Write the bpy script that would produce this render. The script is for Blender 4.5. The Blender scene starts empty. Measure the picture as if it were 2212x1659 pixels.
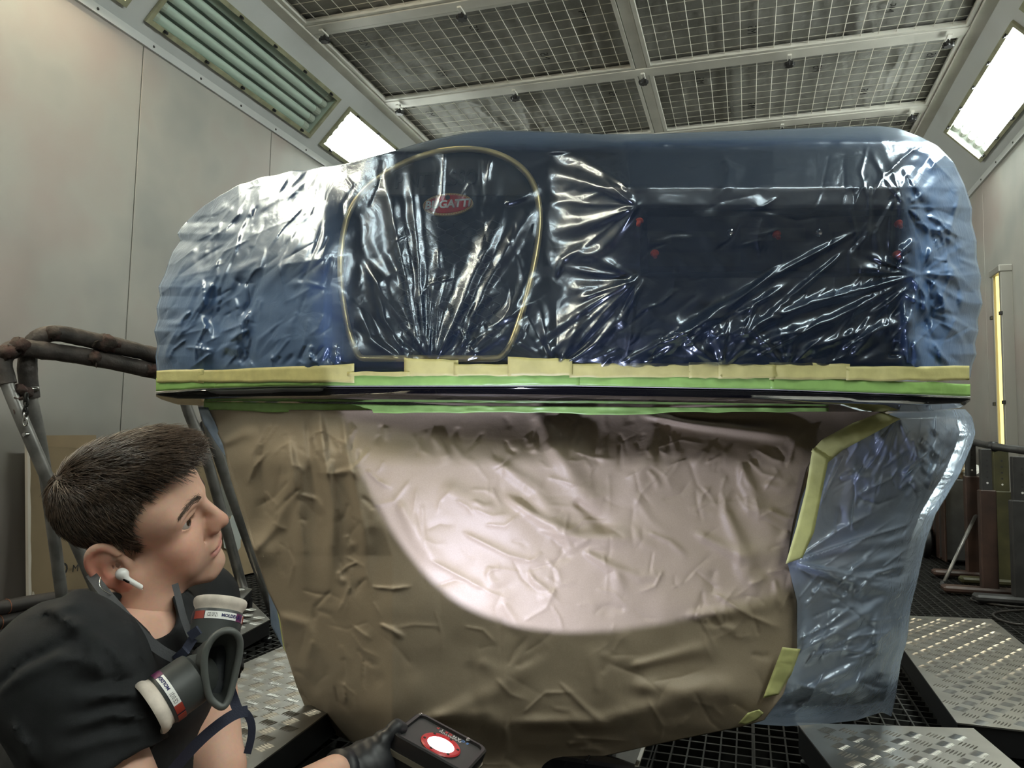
import bpy, math, random
import numpy as np
from mathutils import Vector, Matrix

# ------------------------------------------------------------------ camera, light, exposure
scene = bpy.context.scene
COL = scene.collection
FPX = 1634.0
YAW, PITCH, ROLL, CAMH = math.radians(17.4), math.radians(4.66), math.radians(1.1), 0.80
_cy, _sy, _cp, _sp, _cr, _sr = math.cos(YAW), math.sin(YAW), math.cos(PITCH), math.sin(PITCH), math.cos(ROLL), math.sin(ROLL)
FWD = np.array([-_sy*_cp, _cy*_cp, _sp]); _r = np.array([_cy, _sy, 0.0]); _u = np.cross(_r, FWD)
RGT = _cr*_r + _sr*_u; UPV = -_sr*_r + _cr*_u
CAM = np.array([0.0, 0.0, CAMH])
cam_d = bpy.data.cameras.new('camera'); cam = bpy.data.objects.new('camera', cam_d); COL.objects.link(cam)
cam_d.sensor_fit = 'HORIZONTAL'; cam_d.sensor_width = 36.0; cam_d.lens = FPX*36.0/2212.0
cam_d.clip_start = 0.05; cam_d.clip_end = 60
cam.matrix_world = Matrix(((RGT[0], UPV[0], -FWD[0], CAM[0]), (RGT[1], UPV[1], -FWD[1], CAM[1]), (RGT[2], UPV[2], -FWD[2], CAM[2]), (0, 0, 0, 1)))
scene.camera = cam
scene.view_settings.view_transform = 'Standard'; scene.view_settings.look = 'None'
scene.view_settings.gamma = 1.0; scene.view_settings.use_curve_mapping = False
scene.view_settings.exposure = 0.22
scene.cycles.use_denoising = True
scene.cycles.max_bounces = 8; scene.cycles.diffuse_bounces = 4; scene.cycles.glossy_bounces = 4
scene.cycles.transparent_max_bounces = 12; scene.cycles.sample_clamp_indirect = 6.0
scene.cycles.caustics_reflective = False; scene.cycles.caustics_refractive = False
world = bpy.data.worlds.new('world'); scene.world = world; world.use_nodes = True
world.node_tree.nodes['Background'].inputs[0].default_value = (0.5, 0.55, 0.6, 1)
world.node_tree.nodes['Background'].inputs[1].default_value = 0.02
TUBE_POWER = 34.0          # radiance of a lit fluorescent tube

def at(x, y, d):
    x = np.asarray(x, float); y = np.asarray(y, float); d = np.asarray(d, float)
    v = FWD + RGT*((x-1106.0)/FPX)[..., None] - UPV*((y-829.5)/FPX)[..., None]
    return CAM + v*d[..., None]
def P(x, y, d): return at(np.array(x), np.array(y), np.array(d))
def on_z(x, y, z):
    v = P(x, y, 1.0) - CAM
    return CAM + v*(z-CAMH)/v[2]

# ------------------------------------------------------------------ helpers
class G:
    """collects geometry of ONE mesh"""
    def __init__(s): s.v = []; s.f = []
    def add(s, v, f):
        n = len(s.v); s.v += [tuple(map(float, p)) for p in v]; s.f += [tuple(i+n for i in q) for q in f]; return s
    def box(s, lo, hi, M=None):
        x0, y0, z0 = lo; x1, y1, z1 = hi
        v = [(x0,y0,z0),(x1,y0,z0),(x1,y1,z0),(x0,y1,z0),(x0,y0,z1),(x1,y0,z1),(x1,y1,z1),(x0,y1,z1)]
        if M is not None: v = [tuple(M @ Vector(p)) for p in v]
        return s.add(v, [(3,2,1,0),(4,5,6,7),(0,1,5,4),(1,2,6,5),(2,3,7,6),(3,0,4,7)])
    def bbox(s, lo, hi, b, M=None):
        """box with chamfered edges"""
        lo = np.array(lo, float); hi = np.array(hi, float); c = (lo+hi)/2; h = (hi-lo)/2
        b = min(b, h.min()*0.95); v = []; idx = {}
        for ax in range(3):
            for sx in (-1, 1):
                for sy in (-1, 1):
                    for sz in (-1, 1):
                        q = np.array([sx, sy, sz], float); p = c + q*(h-b); p[ax] = c[ax] + q[ax]*h[ax]
                        idx[(ax, sx, sy, sz)] = len(v); v.append(p)
        f = []
        S = (-1, 1)
        def I(ax, q): return idx[(ax, *q)]
        for ax in range(3):
            o1, o2 = [(1,2),(2,0),(0,1)][ax]
            for sg in S:
                ring = []
                for (a, b_) in ((-1,-1),(1,-1),(1,1),(-1,1)):
                    q = [0,0,0]; q[ax] = sg; q[o1] = a; q[o2] = b_; ring.append(I(ax, q))
                f.append(tuple(ring if sg > 0 else ring[::-1]))
        for ax in range(3):
            o1, o2 = [(1,2),(2,0),(0,1)][ax]
            for a in S:
                for b_ in S:
                    def q(e): 
                        r = [0,0,0]; r[ax] = e; r[o1] = a; r[o2] = b_; return r
                    ring = (I(o1, q(-1)), I(o1, q(1)), I(o2, q(1)), I(o2, q(-1)))
                    f.append(ring if a*b_ < 0 else ring[::-1])
        for sx in S:
            for sy in S:
                for sz in S:
                    t = (I(0,(sx,sy,sz)), I(1,(sx,sy,sz)), I(2,(sx,sy,sz)))
                    f.append(t if sx*sy*sz > 0 else t[::-1])
        if M is not None: v = [tuple(M @ Vector(p)) for p in v]
        return s.add(v, f)
    def tube(s, pts, r, n=10, caps=True, closed=False):
        pts = np.array(pts, float); m = len(pts)
        rr = np.full(m, r) if np.isscalar(r) else np.array(r, float)
        t = np.roll(pts, -1, 0) - np.roll(pts, 1, 0) if closed else np.gradient(pts, axis=0)
        t /= np.linalg.norm(t, axis=1)[:, None] + 1e-12
        a = np.array([0, 0, 1.0]) if abs(t[0][2]) < 0.9 else np.array([1.0, 0, 0])
        nrm = np.cross(t[0], a); nrm /= np.linalg.norm(nrm); v = []
        for i in range(m):
            nrm = nrm - t[i]*(nrm@t[i]); nrm /= np.linalg.norm(nrm) + 1e-12; b = np.cross(t[i], nrm)
            for k in range(n):
                an = 2*math.pi*k/n; v.append(pts[i] + rr[i]*(math.cos(an)*nrm + math.sin(an)*b))
        f = []
        for i in range(m if closed else m-1):
            j = (i+1) % m
            for k in range(n): f.append((i*n+k, i*n+(k+1) % n, j*n+(k+1) % n, j*n+k))
        if caps and not closed: f += [tuple(range(n))[::-1], tuple((m-1)*n+k for k in range(n))]
        return s.add(v, f)
    def lathe(s, prof, n=24, M=None, caps=True):
        """profile [(radius, z)] turned about z"""
        v = []
        for r, z in prof:
            for k in range(n): v.append((r*math.cos(2*math.pi*k/n), r*math.sin(2*math.pi*k/n), z))
        f = []
        for i in range(len(prof)-1):
            for k in range(n): f.append((i*n+k, i*n+(k+1) % n, (i+1)*n+(k+1) % n, (i+1)*n+k))
        if caps: f += [tuple(range(n))[::-1], tuple((len(prof)-1)*n+k for k in range(n))]
        if M is not None: v = [tuple(M @ Vector(p)) for p in v]
        return s.add(v, f)
    def prism(s, poly, thick):
        """polygon of 3-D points extruded by the vector thick"""
        n = len(poly); t = np.array(thick, float); a = [np.array(p, float) for p in poly]
        return s.add(a + [p+t for p in a], [tuple(range(n)), tuple(range(2*n-1, n-1, -1))] + [(i, i+n, (i+1) % n+n, (i+1) % n) for i in range(n)])
    def build(s, name, mat, parent=None, smooth=False, fix=True):
        return link(name, s.v, s.f, mat, parent, smooth, fix)

def link(name, v, f, mat, parent=None, smooth=False, fix=True):
    me = bpy.data.meshes.new(name); me.from_pydata([tuple(p) for p in v], [], [tuple(q) for q in f]); me.update()
    if fix:
        import bmesh
        bm = bmesh.new(); bm.from_mesh(me); bmesh.ops.recalc_face_normals(bm, faces=bm.faces); bm.to_mesh(me); bm.free()
    if smooth is True: me.polygons.foreach_set('use_smooth', np.ones(len(me.polygons), bool))
    elif smooth: me.polygons.foreach_set('use_smooth', np.ones(len(me.polygons), bool)); me.set_sharp_from_angle(angle=math.radians(smooth))
    me.materials.append(mat); o = bpy.data.objects.new(name, me); COL.objects.link(o)
    if parent is not None: o.parent = parent
    return o
def empty(name, loc, label=None, cat=None, group=None):
    o = bpy.data.objects.new(name, None); COL.objects.link(o); o.location = [float(c) for c in loc]; o.empty_display_size = 0.05
    if label: tag(o, label, cat, group)
    return o
def tag(o, label, cat, group=None):
    o['label'] = label; o['category'] = cat
    if group: o['group'] = group
    return o
def struct(o): o['kind'] = 'structure'; return o
def local(o, *objs):
    """parent world-space meshes to an Empty that is already placed"""
    for c in objs:
        c.parent = o; c.matrix_parent_inverse = Matrix.Translation(-o.location)
def inst(src, parent, loc, name=None, rot=None):
    c = src.copy(); COL.objects.link(c); c.parent = parent; c.location = loc
    if rot is not None: c.rotation_euler = rot
    if parent is None or parent.type == 'EMPTY' or True: c.matrix_parent_inverse = Matrix()
    return c
def frame(o, x, y, z=None):
    """matrix with origin o, x axis x, z axis from x cross y"""
    x = Vector(x).normalized(); z = x.cross(Vector(y)).normalized(); y = z.cross(x)
    M = Matrix((( x[0], y[0], z[0], o[0]), (x[1], y[1], z[1], o[1]), (x[2], y[2], z[2], o[2]), (0, 0, 0, 1)))
    return M
def text_mesh(name, body, size, M, mat, parent=None, extrude=0.0004, shear=0.0, bend=None, bold=0.0, spacing=1.0, sx=1.0):
    cu = bpy.data.curves.new(name, 'FONT'); cu.body = body; cu.size = size; cu.extrude = extrude; cu.align_x = 'CENTER'; cu.align_y = 'CENTER'
    cu.shear = shear; cu.offset = bold; cu.space_character = spacing; cu.resolution_u = 3
    o = bpy.data.objects.new(name, cu); COL.objects.link(o)
    dg = bpy.context.evaluated_depsgraph_get(); dg.update(); me = bpy.data.meshes.new_from_object(o.evaluated_get(dg))
    bpy.data.objects.remove(o); bpy.data.curves.remove(cu); me.name = name
    for vv in me.vertices:
        c = vv.co.copy(); c.x *= sx
        if bend: c = bend(c)
        vv.co = M @ c
    me.materials.clear(); me.materials.append(mat); ob = bpy.data.objects.new(name, me); COL.objects.link(ob)
    if parent is not None: ob.parent = parent
    return ob

# ------------------------------------------------------------------ materials
MATS = {}
def mat(name, col, rough=0.5, metal=0.0, var=0.0, vscale=6.0, bump=0.0, bscale=60.0, spec=0.5, coat=0.0, alpha=None, col2=None, stretch=None, bdist=0.002, detail=4.0, extra=None):
    m = bpy.data.materials.new(name); m.use_nodes = True; nt = m.node_tree; b = nt.nodes['Principled BSDF']
    b.inputs['Base Color'].default_value = (*col, 1); b.inputs['Roughness'].default_value = rough; b.inputs['Metallic'].default_value = metal
    b.inputs['Specular IOR Level'].default_value = spec; b.inputs['Coat Weight'].default_value = coat
    if alpha is not None: b.inputs['Alpha'].default_value = alpha
    tc = nt.nodes.new('ShaderNodeTexCoord'); vec = tc.outputs['Object']
    if stretch:
        mp = nt.nodes.new('ShaderNodeMapping'); mp.inputs['Scale'].default_value = stretch; nt.links.new(vec, mp.inputs['Vector']); vec = mp.outputs['Vector']
    if var or col2:
        n = nt.nodes.new('ShaderNodeTexNoise'); n.inputs['Scale'].default_value = vscale; n.inputs['Detail'].default_value = detail; nt.links.new(vec, n.inputs['Vector'])
        mx = nt.nodes.new('ShaderNodeMix'); mx.data_type = 'RGBA'
        c2 = col2 or tuple(min(1, c*(1+var)) for c in col); c1 = col if col2 else tuple(c*(1-var) for c in col)
        mr = nt.nodes.new('ShaderNodeMapRange'); mr.inputs['From Min'].default_value = 0.35; mr.inputs['From Max'].default_value = 0.65
        nt.links.new(n.outputs['Fac'], mr.inputs['Value']); nt.links.new(mr.outputs['Result'], mx.inputs['Factor'])
        mx.inputs['A'].default_value = (*c1, 1); mx.inputs['B'].default_value = (*c2, 1); nt.links.new(mx.outputs['Result'], b.inputs['Base Color'])
    if bump:
        n2 = nt.nodes.new('ShaderNodeTexNoise'); n2.inputs['Scale'].default_value = bscale; n2.inputs['Detail'].default_value = 5; nt.links.new(vec, n2.inputs['Vector'])
        bp = nt.nodes.new('ShaderNodeBump'); bp.inputs['Strength'].default_value = bump; bp.inputs['Distance'].default_value = bdist
        nt.links.new(n2.outputs['Fac'], bp.inputs['Height']); nt.links.new(bp.outputs['Normal'], b.inputs['Normal'])
    if extra: extra(nt, b, vec)
    MATS[name] = m; return m
def emit(name, col, strength):
    m = bpy.data.materials.new(name); m.use_nodes = True; nt = m.node_tree; nt.nodes.clear()
    e = nt.nodes.new('ShaderNodeEmission'); e.inputs[0].default_value = (*col, 1); e.inputs[1].default_value = strength
    o = nt.nodes.new('ShaderNodeOutputMaterial'); nt.links.new(e.outputs[0], o.inputs[0]); return m
def film_mat(name, col, clear, rough, bump=0.25, haze=(0.5, 0.6, 0.75), bscale=35.0, refl=0.12, transl=0.0, end_brighten=0.0):
    """thin plastic film: a tinted haze layer that lets light pass, under a glossy skin"""
    m = bpy.data.materials.new(name); m.use_nodes = True; nt = m.node_tree; nt.nodes.clear(); N = nt.nodes.new; lk = nt.links.new
    out = N('ShaderNodeOutputMaterial'); tc = N('ShaderNodeTexCoord')
    n1 = N('ShaderNodeTexNoise'); n1.inputs['Scale'].default_value = bscale; n1.inputs['Detail'].default_value = 5; n1.inputs['Distortion'].default_value = 1.5; lk(tc.outputs['Object'], n1.inputs['Vector'])
    rg = N('ShaderNodeMath'); rg.operation = 'SUBTRACT'; rg.inputs[1].default_value = 0.5; lk(n1.outputs['Fac'], rg.inputs[0])
    ab = N('ShaderNodeMath'); ab.operation = 'ABSOLUTE'; lk(rg.outputs[0], ab.inputs[0])
    bp = N('ShaderNodeBump'); bp.inputs['Strength'].default_value = bump; bp.inputs['Distance'].default_value = 0.012; lk(ab.outputs[0], bp.inputs['Height'])
    tr = N('ShaderNodeBsdfTransparent'); tr.inputs[0].default_value = (*haze, 1)
    df = N('ShaderNodeBsdfDiffuse'); df.inputs[0].default_value = (*col, 1); lk(bp.outputs['Normal'], df.inputs['Normal']); hz = df.outputs[0]
    if transl:
        t2 = N('ShaderNodeBsdfTranslucent'); t2.inputs[0].default_value = (*col, 1); m2 = N('ShaderNodeMixShader'); m2.inputs[0].default_value = transl; lk(hz, m2.inputs[1]); lk(t2.outputs[0], m2.inputs[2]); hz = m2.outputs[0]
    mx = N('ShaderNodeMixShader'); at_ = N('ShaderNodeAttribute'); at_.attribute_name = 'end_brighten'; gm = N('ShaderNodeMath'); gm.operation = 'MULTIPLY_ADD'; gm.use_clamp = True; gm.inputs[1].default_value = end_brighten; gm.inputs[2].default_value = 1.0-clear; a2 = N('ShaderNodeAttribute'); a2.attribute_name = 'layers'; lk(a2.outputs['Fac'], gm.inputs[0]); lk(gm.outputs[0], mx.inputs[0]); lk(tr.outputs[0], mx.inputs[1]); lk(hz, mx.inputs[2])  # vertex attributes carry the painted haze and sheen, stronger at the ends
    gl = N('ShaderNodeBsdfGlossy'); rm = N('ShaderNodeMath'); rm.operation = 'MULTIPLY_ADD'; rm.inputs[1].default_value = 0.10; rm.inputs[2].default_value = rough; lk(at_.outputs['Fac'], rm.inputs[0]); lk(rm.outputs[0], gl.inputs['Roughness']); gl.inputs[0].default_value = (0.76, 0.87, 1.0, 1); lk(bp.outputs['Normal'], gl.inputs['Normal'])
    fr = N('ShaderNodeFresnel'); fr.inputs['IOR'].default_value = 1.5; lk(bp.outputs['Normal'], fr.inputs['Normal'])
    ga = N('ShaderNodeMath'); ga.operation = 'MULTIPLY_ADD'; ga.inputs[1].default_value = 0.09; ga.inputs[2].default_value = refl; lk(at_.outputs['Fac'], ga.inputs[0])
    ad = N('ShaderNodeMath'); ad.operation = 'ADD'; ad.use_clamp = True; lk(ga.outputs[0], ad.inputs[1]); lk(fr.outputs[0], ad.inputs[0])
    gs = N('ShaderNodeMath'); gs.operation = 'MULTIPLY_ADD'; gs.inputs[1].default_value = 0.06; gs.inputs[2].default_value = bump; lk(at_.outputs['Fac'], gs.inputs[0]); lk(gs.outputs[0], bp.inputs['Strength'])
    m3 = N('ShaderNodeMixShader'); lk(ad.outputs[0], m3.inputs[0]); lk(mx.outputs[0], m3.inputs[1]); lk(gl.outputs[0], m3.inputs[2]); lk(m3.outputs[0], out.inputs[0])
    return m

M_WHITE = mat('booth_white_paint', (0.62, 0.62, 0.60), 0.45, var=0.04, vscale=1.2)
def _wall(nt, b, vec):
    # coloured overspray mottling, and a darker tone towards the floor
    n = nt.nodes.new('ShaderNodeTexNoise'); n.inputs['Scale'].default_value = 1.5; n.inputs['Detail'].default_value = 3; nt.links.new(vec, n.inputs['Vector'])
    ramp = nt.nodes.new('ShaderNodeValToRGB'); e = ramp.color_ramp.elements
    e[0].position = 0.33; e[0].color = (0.35, 0.355, 0.335, 1); e[1].position = 0.66; e[1].color = (0.42, 0.365, 0.335, 1)
    k = ramp.color_ramp.elements.new(0.5); k.color = (0.43, 0.42, 0.385, 1)
    nt.links.new(n.outputs['Fac'], ramp.inputs['Fac'])
    sx = nt.nodes.new('ShaderNodeSeparateXYZ'); nt.links.new(vec, sx.inputs[0])
    n2 = nt.nodes.new('ShaderNodeTexNoise'); n2.inputs['Scale'].default_value = 2.6; n2.inputs['Detail'].default_value = 2; nt.links.new(vec, n2.inputs['Vector'])
    ad = nt.nodes.new('ShaderNodeMath'); ad.operation = 'MULTIPLY_ADD'; ad.inputs[1].default_value = 0.9; nt.links.new(n2.outputs['Fac'], ad.inputs[0]); nt.links.new(sx.outputs['Z'], ad.inputs[2])
    mr = nt.nodes.new('ShaderNodeMapRange'); mr.inputs['From Min'].default_value = 1.0; mr.inputs['From Max'].default_value = 2.3; mr.inputs['To Min'].default_value = 0.75; mr.inputs['To Max'].default_value = 0.0
    nt.links.new(ad.outputs[0], mr.inputs['Value'])
    mx = nt.nodes.new('ShaderNodeMix'); mx.data_type = 'RGBA'; nt.links.new(mr.outputs['Result'], mx.inputs['Factor'])
    nt.links.new(ramp.outputs['Color'], mx.inputs['A']); mx.inputs['B'].default_value = (0.17, 0.155, 0.145, 1)
    nt.links.new(mx.outputs['Result'], b.inputs['Base Color'])
M_WALL = mat('overspray_wall', (0.5, 0.5, 0.47), 0.5, bump=0.05, bscale=250, extra=_wall)
M_WALLDK = mat('wall_joint', (0.25, 0.25, 0.23), 0.7)
M_SLOPE = mat('sloped_panel_paint', (0.55, 0.57, 0.57), 0.45, var=0.05, vscale=2)
M_FRAME = mat('ceiling_frame_paint', (0.66, 0.65, 0.60), 0.4, var=0.08, vscale=5)
M_WIRE = mat('wire_paint', (0.62, 0.60, 0.53), 0.45)
M_FILTER = mat('filter_fabric', (0.27, 0.27, 0.255), 0.9, var=0.22, vscale=3.5, bump=0.5, bscale=14, bdist=0.03)
M_INK = mat('black_ink', (0.02, 0.02, 0.02), 0.7)
M_RUBBER = mat('black_plastic', (0.012, 0.012, 0.013), 0.45)
M_GREENFR = mat('fixture_frame_green', (0.30, 0.30, 0.20), 0.45, var=0.2, vscale=12)
M_REFL = mat('fixture_reflector', (0.72, 0.77, 0.73), 0.35, var=0.05)
M_TUBEOFF = mat('tube_unlit', (0.78, 0.82, 0.78), 0.25)
M_TUBEON = emit('tube_lit', (1.0, 0.985, 0.95), TUBE_POWER)
M_TUBEWARM = emit('tube_lit_warm', (1.0, 0.80, 0.60), TUBE_POWER*1.15)
M_TUBEYEL = emit('tube_lit_yellow', (1.0, 0.80, 0.24), 1.9)
def _glass():
    m = bpy.data.materials.new('fixture_glass'); m.use_nodes = True; nt = m.node_tree; nt.nodes.clear()
    o = nt.nodes.new('ShaderNodeOutputMaterial'); t = nt.nodes.new('ShaderNodeBsdfTransparent'); t.inputs[0].default_value = (0.93, 0.97, 0.95, 1)
    g = nt.nodes.new('ShaderNodeBsdfGlossy'); g.inputs['Roughness'].default_value = 0.08; x = nt.nodes.new('ShaderNodeMixShader'); x.inputs[0].default_value = 0.06
    nt.links.new(t.outputs[0], x.inputs[1]); nt.links.new(g.outputs[0], x.inputs[2]); nt.links.new(x.outputs[0], o.inputs[0]); return m
M_GLASS = _glass()
M_STEELDK = mat('grating_steel', (0.045, 0.045, 0.043), 0.45, metal=0.6, var=0.3, vscale=20)
M_PIT = mat('pit_floor', (0.13, 0.13, 0.12), 0.9, var=0.25, vscale=6)
M_ALU = mat('tread_aluminium', (0.50, 0.49, 0.46), 0.33, metal=1.0, var=0.10, vscale=9, bump=0.15, bscale=60)
M_BLACKFR = mat('black_painted_steel', (0.008, 0.008, 0.009), 0.4)
M_CHROME = mat('chrome', (0.8, 0.8, 0.8), 0.15, metal=1.0)
# ------------------------------------------------------------------ the booth
rng = random.Random(7)
XL, XR, YF, YB, ZW, ZC = -3.0, 1.70, -3.2, 8.4, 2.87, 3.30
XCL, XCR = -2.59, 1.30
PIT = 1.11
floor = struct(G().box((XL-0.1, YF-0.1, -0.14), (XR+0.1, YB+0.1, -0.08)).build('floor', M_PIT))
# steel gratings: one mesh shared by all panels of the floor
def grating():
    g = G(); w = 0.985; n1 = 24; n2 = 18
    for i in range(n1+1):
        x = w*i/n1; g.box((x-0.0022, 0, -0.035), (x+0.0022, w, 0))
    for j in range(n2+1):
        y = w*j/n2; g.box((0, y-0.004, -0.022), (w, y+0.004, -0.003))
    return g
gp0 = grating().build('grating_panel', M_STEELDK, floor)
first = True
for ix in range(-3, 2):
    for iy in range(0, 8):
        loc = (ix*0.99+0.01, iy*0.99+0.35, 0.0)
        if loc[0]+0.98 > XR+0.28: continue
        if first: gp0.location = loc; first = False
        else: inst(gp0, floor, loc)
# side walls: sheet panels with open joints on a dark backing
def side_wall(name, X, sgn):
    w = struct(G().box((min(X, X+sgn*0.07), YF, -0.1), (max(X, X+sgn*0.07), YB, ZW+0.02)).build(name, M_WALLDK))
    k = 0; y = 3.03 - PIT*6
    panel = None
    while y < YB:
        y0, y1 = max(y, YF)+0.003, min(y+PIT, YB)-0.003
        if y1-y0 > 0.05:
            g = G().bbox((min(X-sgn*0.006, X), y0, -0.05), (max(X-sgn*0.006, X), y1, ZW), 0.002)
            g.build('panel', M_WALL, w)
        y += PIT
    return w
wall_left = side_wall('wall_left', XL, -1)
wall_right = side_wall('wall_right', XR, 1)
struct(G().box((XL, YB, -0.1), (XR, YB+0.06, ZC+0.2)).build('wall_back', M_WALL))
struct(G().box((XL, YF-0.06, -0.1), (XR, YF, ZC+0.2)).build('wall_front', M_WALL))
# rail where wall and sloped panel meet, with its screws
for nm, X, s in (('trim_1', XL, 1), ('trim_2', XR, -1)):
    t = struct(G().box((min(X, X+s*0.022), YF, ZW-0.035), (max(X, X+s*0.022), YB, ZW+0.012)).build(nm, M_SLOPE))
    sc0 = None
    for k in range(18):
        y = 2.0 + k*0.36
        if sc0 is None: sc0 = G().lathe([(0.007, 0), (0.007, 0.003), (0.004, 0.005)], 8, frame((0, 0, 0), (0, 1, 0), (0, 0, s))).build('screw', M_STEELDK, t); sc0.location = (X+s*0.022, y, ZW-0.012)
        else: inst(sc0, t, (X+s*0.022, y, ZW-0.012))
# sloped light panels with openings for the fixtures
FIX = [(-1.97, -0.47), (-0.32, 1.18), (1.33, 2.83), (2.98, 4.48), (4.63, 6.13), (6.28, 7.78)]
S0, S1, SL = 0.10, 0.425, 0.594
def slope_frame(left):
    if left: return frame((XL, 0, ZW), (XCL-XL, 0, ZC-ZW), (0, 1, 0))      # x = up the slope, y = along the room, z = out of it or into it
    return frame((XR, 0, ZW), (XCR-XR, 0, ZC-ZW), (0, 1, 0))
def slope_panel(name, left):
    Mf = slope_frame(left); inward = 1 if (Mf.to_3x3() @ Vector((0, 0, 1))).z < 0 else -1
    par = struct(G().box((0, YF, -inward*0.005), (S0, YB, -inward*0.04), Mf).build(name, M_SLOPE))
    G().box((S1, YF, -inward*0.005), (SL, YB, -inward*0.04), Mf).build('upper_strip', M_SLOPE, par)
    fx = FIX if left else FIX[:5]
    ys = [YF] + [y for ab in fx for y in ab] + [YB]
    for i in range(0, len(ys), 2): G().box((S0, ys[i], -inward*0.005), (S1, ys[i+1], -inward*0.04), Mf).build('divider', M_SLOPE, par)
    return Mf, inward
SLP = {True: slope_panel('trim_3', True), False: slope_panel('trim_4', False)}
def clip_mesh():
    g = G(); g.bbox((-0.008, -0.012, 0), (0.008, 0.012, 0.012), 0.002); g.lathe([(0.007, 0.010), (0.007, 0.020), (0.004, 0.024)], 8); return g
clip0 = None
def light_fixture(left, y0, y1, state, label):
    global clip0
    Mf, inw = SLP[left]; o = Mf @ Vector(((S0+S1)/2, (y0+y1)/2, 0))
    t = empty('ceiling_light', o, label, 'light fixture', 'fluorescent light fixtures in the sloped panels')
    L = lambda g, n, m, p=t, sm=False: (lambda ob: (local(t, ob), ob)[1])(g.build(n, m, None, sm))
    z = lambda d: inw*d
    # housing behind the panel
    h = G(); d0, d1 = z(-0.005), z(-0.10)
    h.box((S0, y0, min(z(-0.10), z(-0.09))), (S1, y1, max(z(-0.10), z(-0.09))), Mf)
    lo, hi = min(d0, d1), max(d0, d1)
    h.box((S0, y0, lo), (S0+0.006, y1, hi), Mf); h.box((S1-0.006, y0, lo), (S1, y1, hi), Mf)
    h.box((S0, y0, lo), (S1, y0+0.006, hi), Mf); h.box((S0, y1-0.006, lo), (S1, y1, hi), Mf)
    L(h, 'housing', M_REFL)
    fr = G(); e0, e1 = sorted((z(-0.004), z(0.012)))
    for a, b in (((S0-0.012, y0-0.012), (S0+0.014, y1+0.012)), ((S1-0.014, y0-0.012), (S1+0.012, y1+0.012))): fr.box((a[0], a[1], e0), (b[0], b[1], e1), Mf)
    for a, b in (((S0+0.014, y0-0.012), (S1-0.014, y0+0.014)), ((S0+0.014, y1-0.014), (S1-0.014, y1+0.012))): fr.box((a[0], a[1], e0), (b[0], b[1], e1), Mf)
    L(fr, 'frame', M_GREENFR)
    e0, e1 = sorted((z(-0.006), z(-0.002)))
    L(G().box((S0+0.006, y0+0.006, e0), (S1-0.006, y1-0.006, e1), Mf), 'glass_pane', M_GLASS)
    tm = {'on': M_TUBEON, 'warm': M_TUBEWARM, 'off': M_TUBEOFF}[state]
    for i in range(5):
        s = S0 + (S1-S0)*(i+0.5)/5
        g = G().tube([Mf @ Vector((s, y0+0.07, z(-0.055))), Mf @ Vector((s, y1-0.07, z(-0.055)))], 0.025, 12)
        tb = L(g, 'tube', tm, sm=40)
        for ya, yb in ((y0+0.02, y0+0.075), (y1-0.075, y1-0.02)): L(G().tube([Mf @ Vector((s, ya, z(-0.055))), Mf @ Vector((s, yb, z(-0.055)))], 0.0275, 12), 'tube_socket', M_FRAME)
    R = Mf.to_3x3(); zz = R @ Vector((0, 0, inw)); xx = R @ Vector((1, 0, 0)); K = frame((0, 0, 0), xx, zz.cross(xx))
    for s in (S0+0.004, S1-0.004):
        for k in range(5):
            y = y0 + (y1-y0)*(k+0.35)/4.7
            p = Mf @ Vector((s, y, z(0.010)))
            if clip0 is None:
                clip0 = clip_mesh().build('clip', M_RUBBER); c = clip0
            else: c = clip0.copy(); COL.objects.link(c)
            c.parent = t; c.matrix_parent_inverse = Matrix(); c.matrix_basis = Matrix.Translation(p - t.location) @ K
    return t
bpy.context.view_layer.update()
light_fixture(True, *FIX[3], 'off', 'unlit five-tube light fixture with greenish frame, left sloped panel')
light_fixture(True, *FIX[4], 'on', 'glowing white light fixture left of the wrapped bumper, left sloped panel')
light_fixture(False, *FIX[4], 'on', 'glowing white light fixture in the right sloped panel, upper right corner')
light_fixture(False, *FIX[3], 'on', 'glowing light fixture on the right slope nearer than the visible one')
light_fixture(True, *FIX[2], 'warm', 'warm glowing light fixture on the left slope nearer than the unlit one')
light_fixture(True, *FIX[5], 'on', 'farthest light fixture on the left slope, hidden by the bumper')
light_fixture(False, *FIX[1], 'on', 'unseen light fixture added on the right slope beside the camera')  # unseen, continues the row; added to brighten the bumper front
light_fixture(False, *FIX[2], 'on', 'light fixture on the right slope just ahead of the camera')
light_fixture(True, *FIX[1], 'warm', 'warm light fixture on the left slope beside the camera')
light_fixture(True, *FIX[0], 'on', 'unseen rearmost light fixture added on the left slope, behind the camera')  # unseen rear pair, added for more light from the camera side
light_fixture(False, *FIX[0], 'on', 'unseen rearmost light fixture added on the right slope, behind the camera')  # second of the added rear pair
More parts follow.
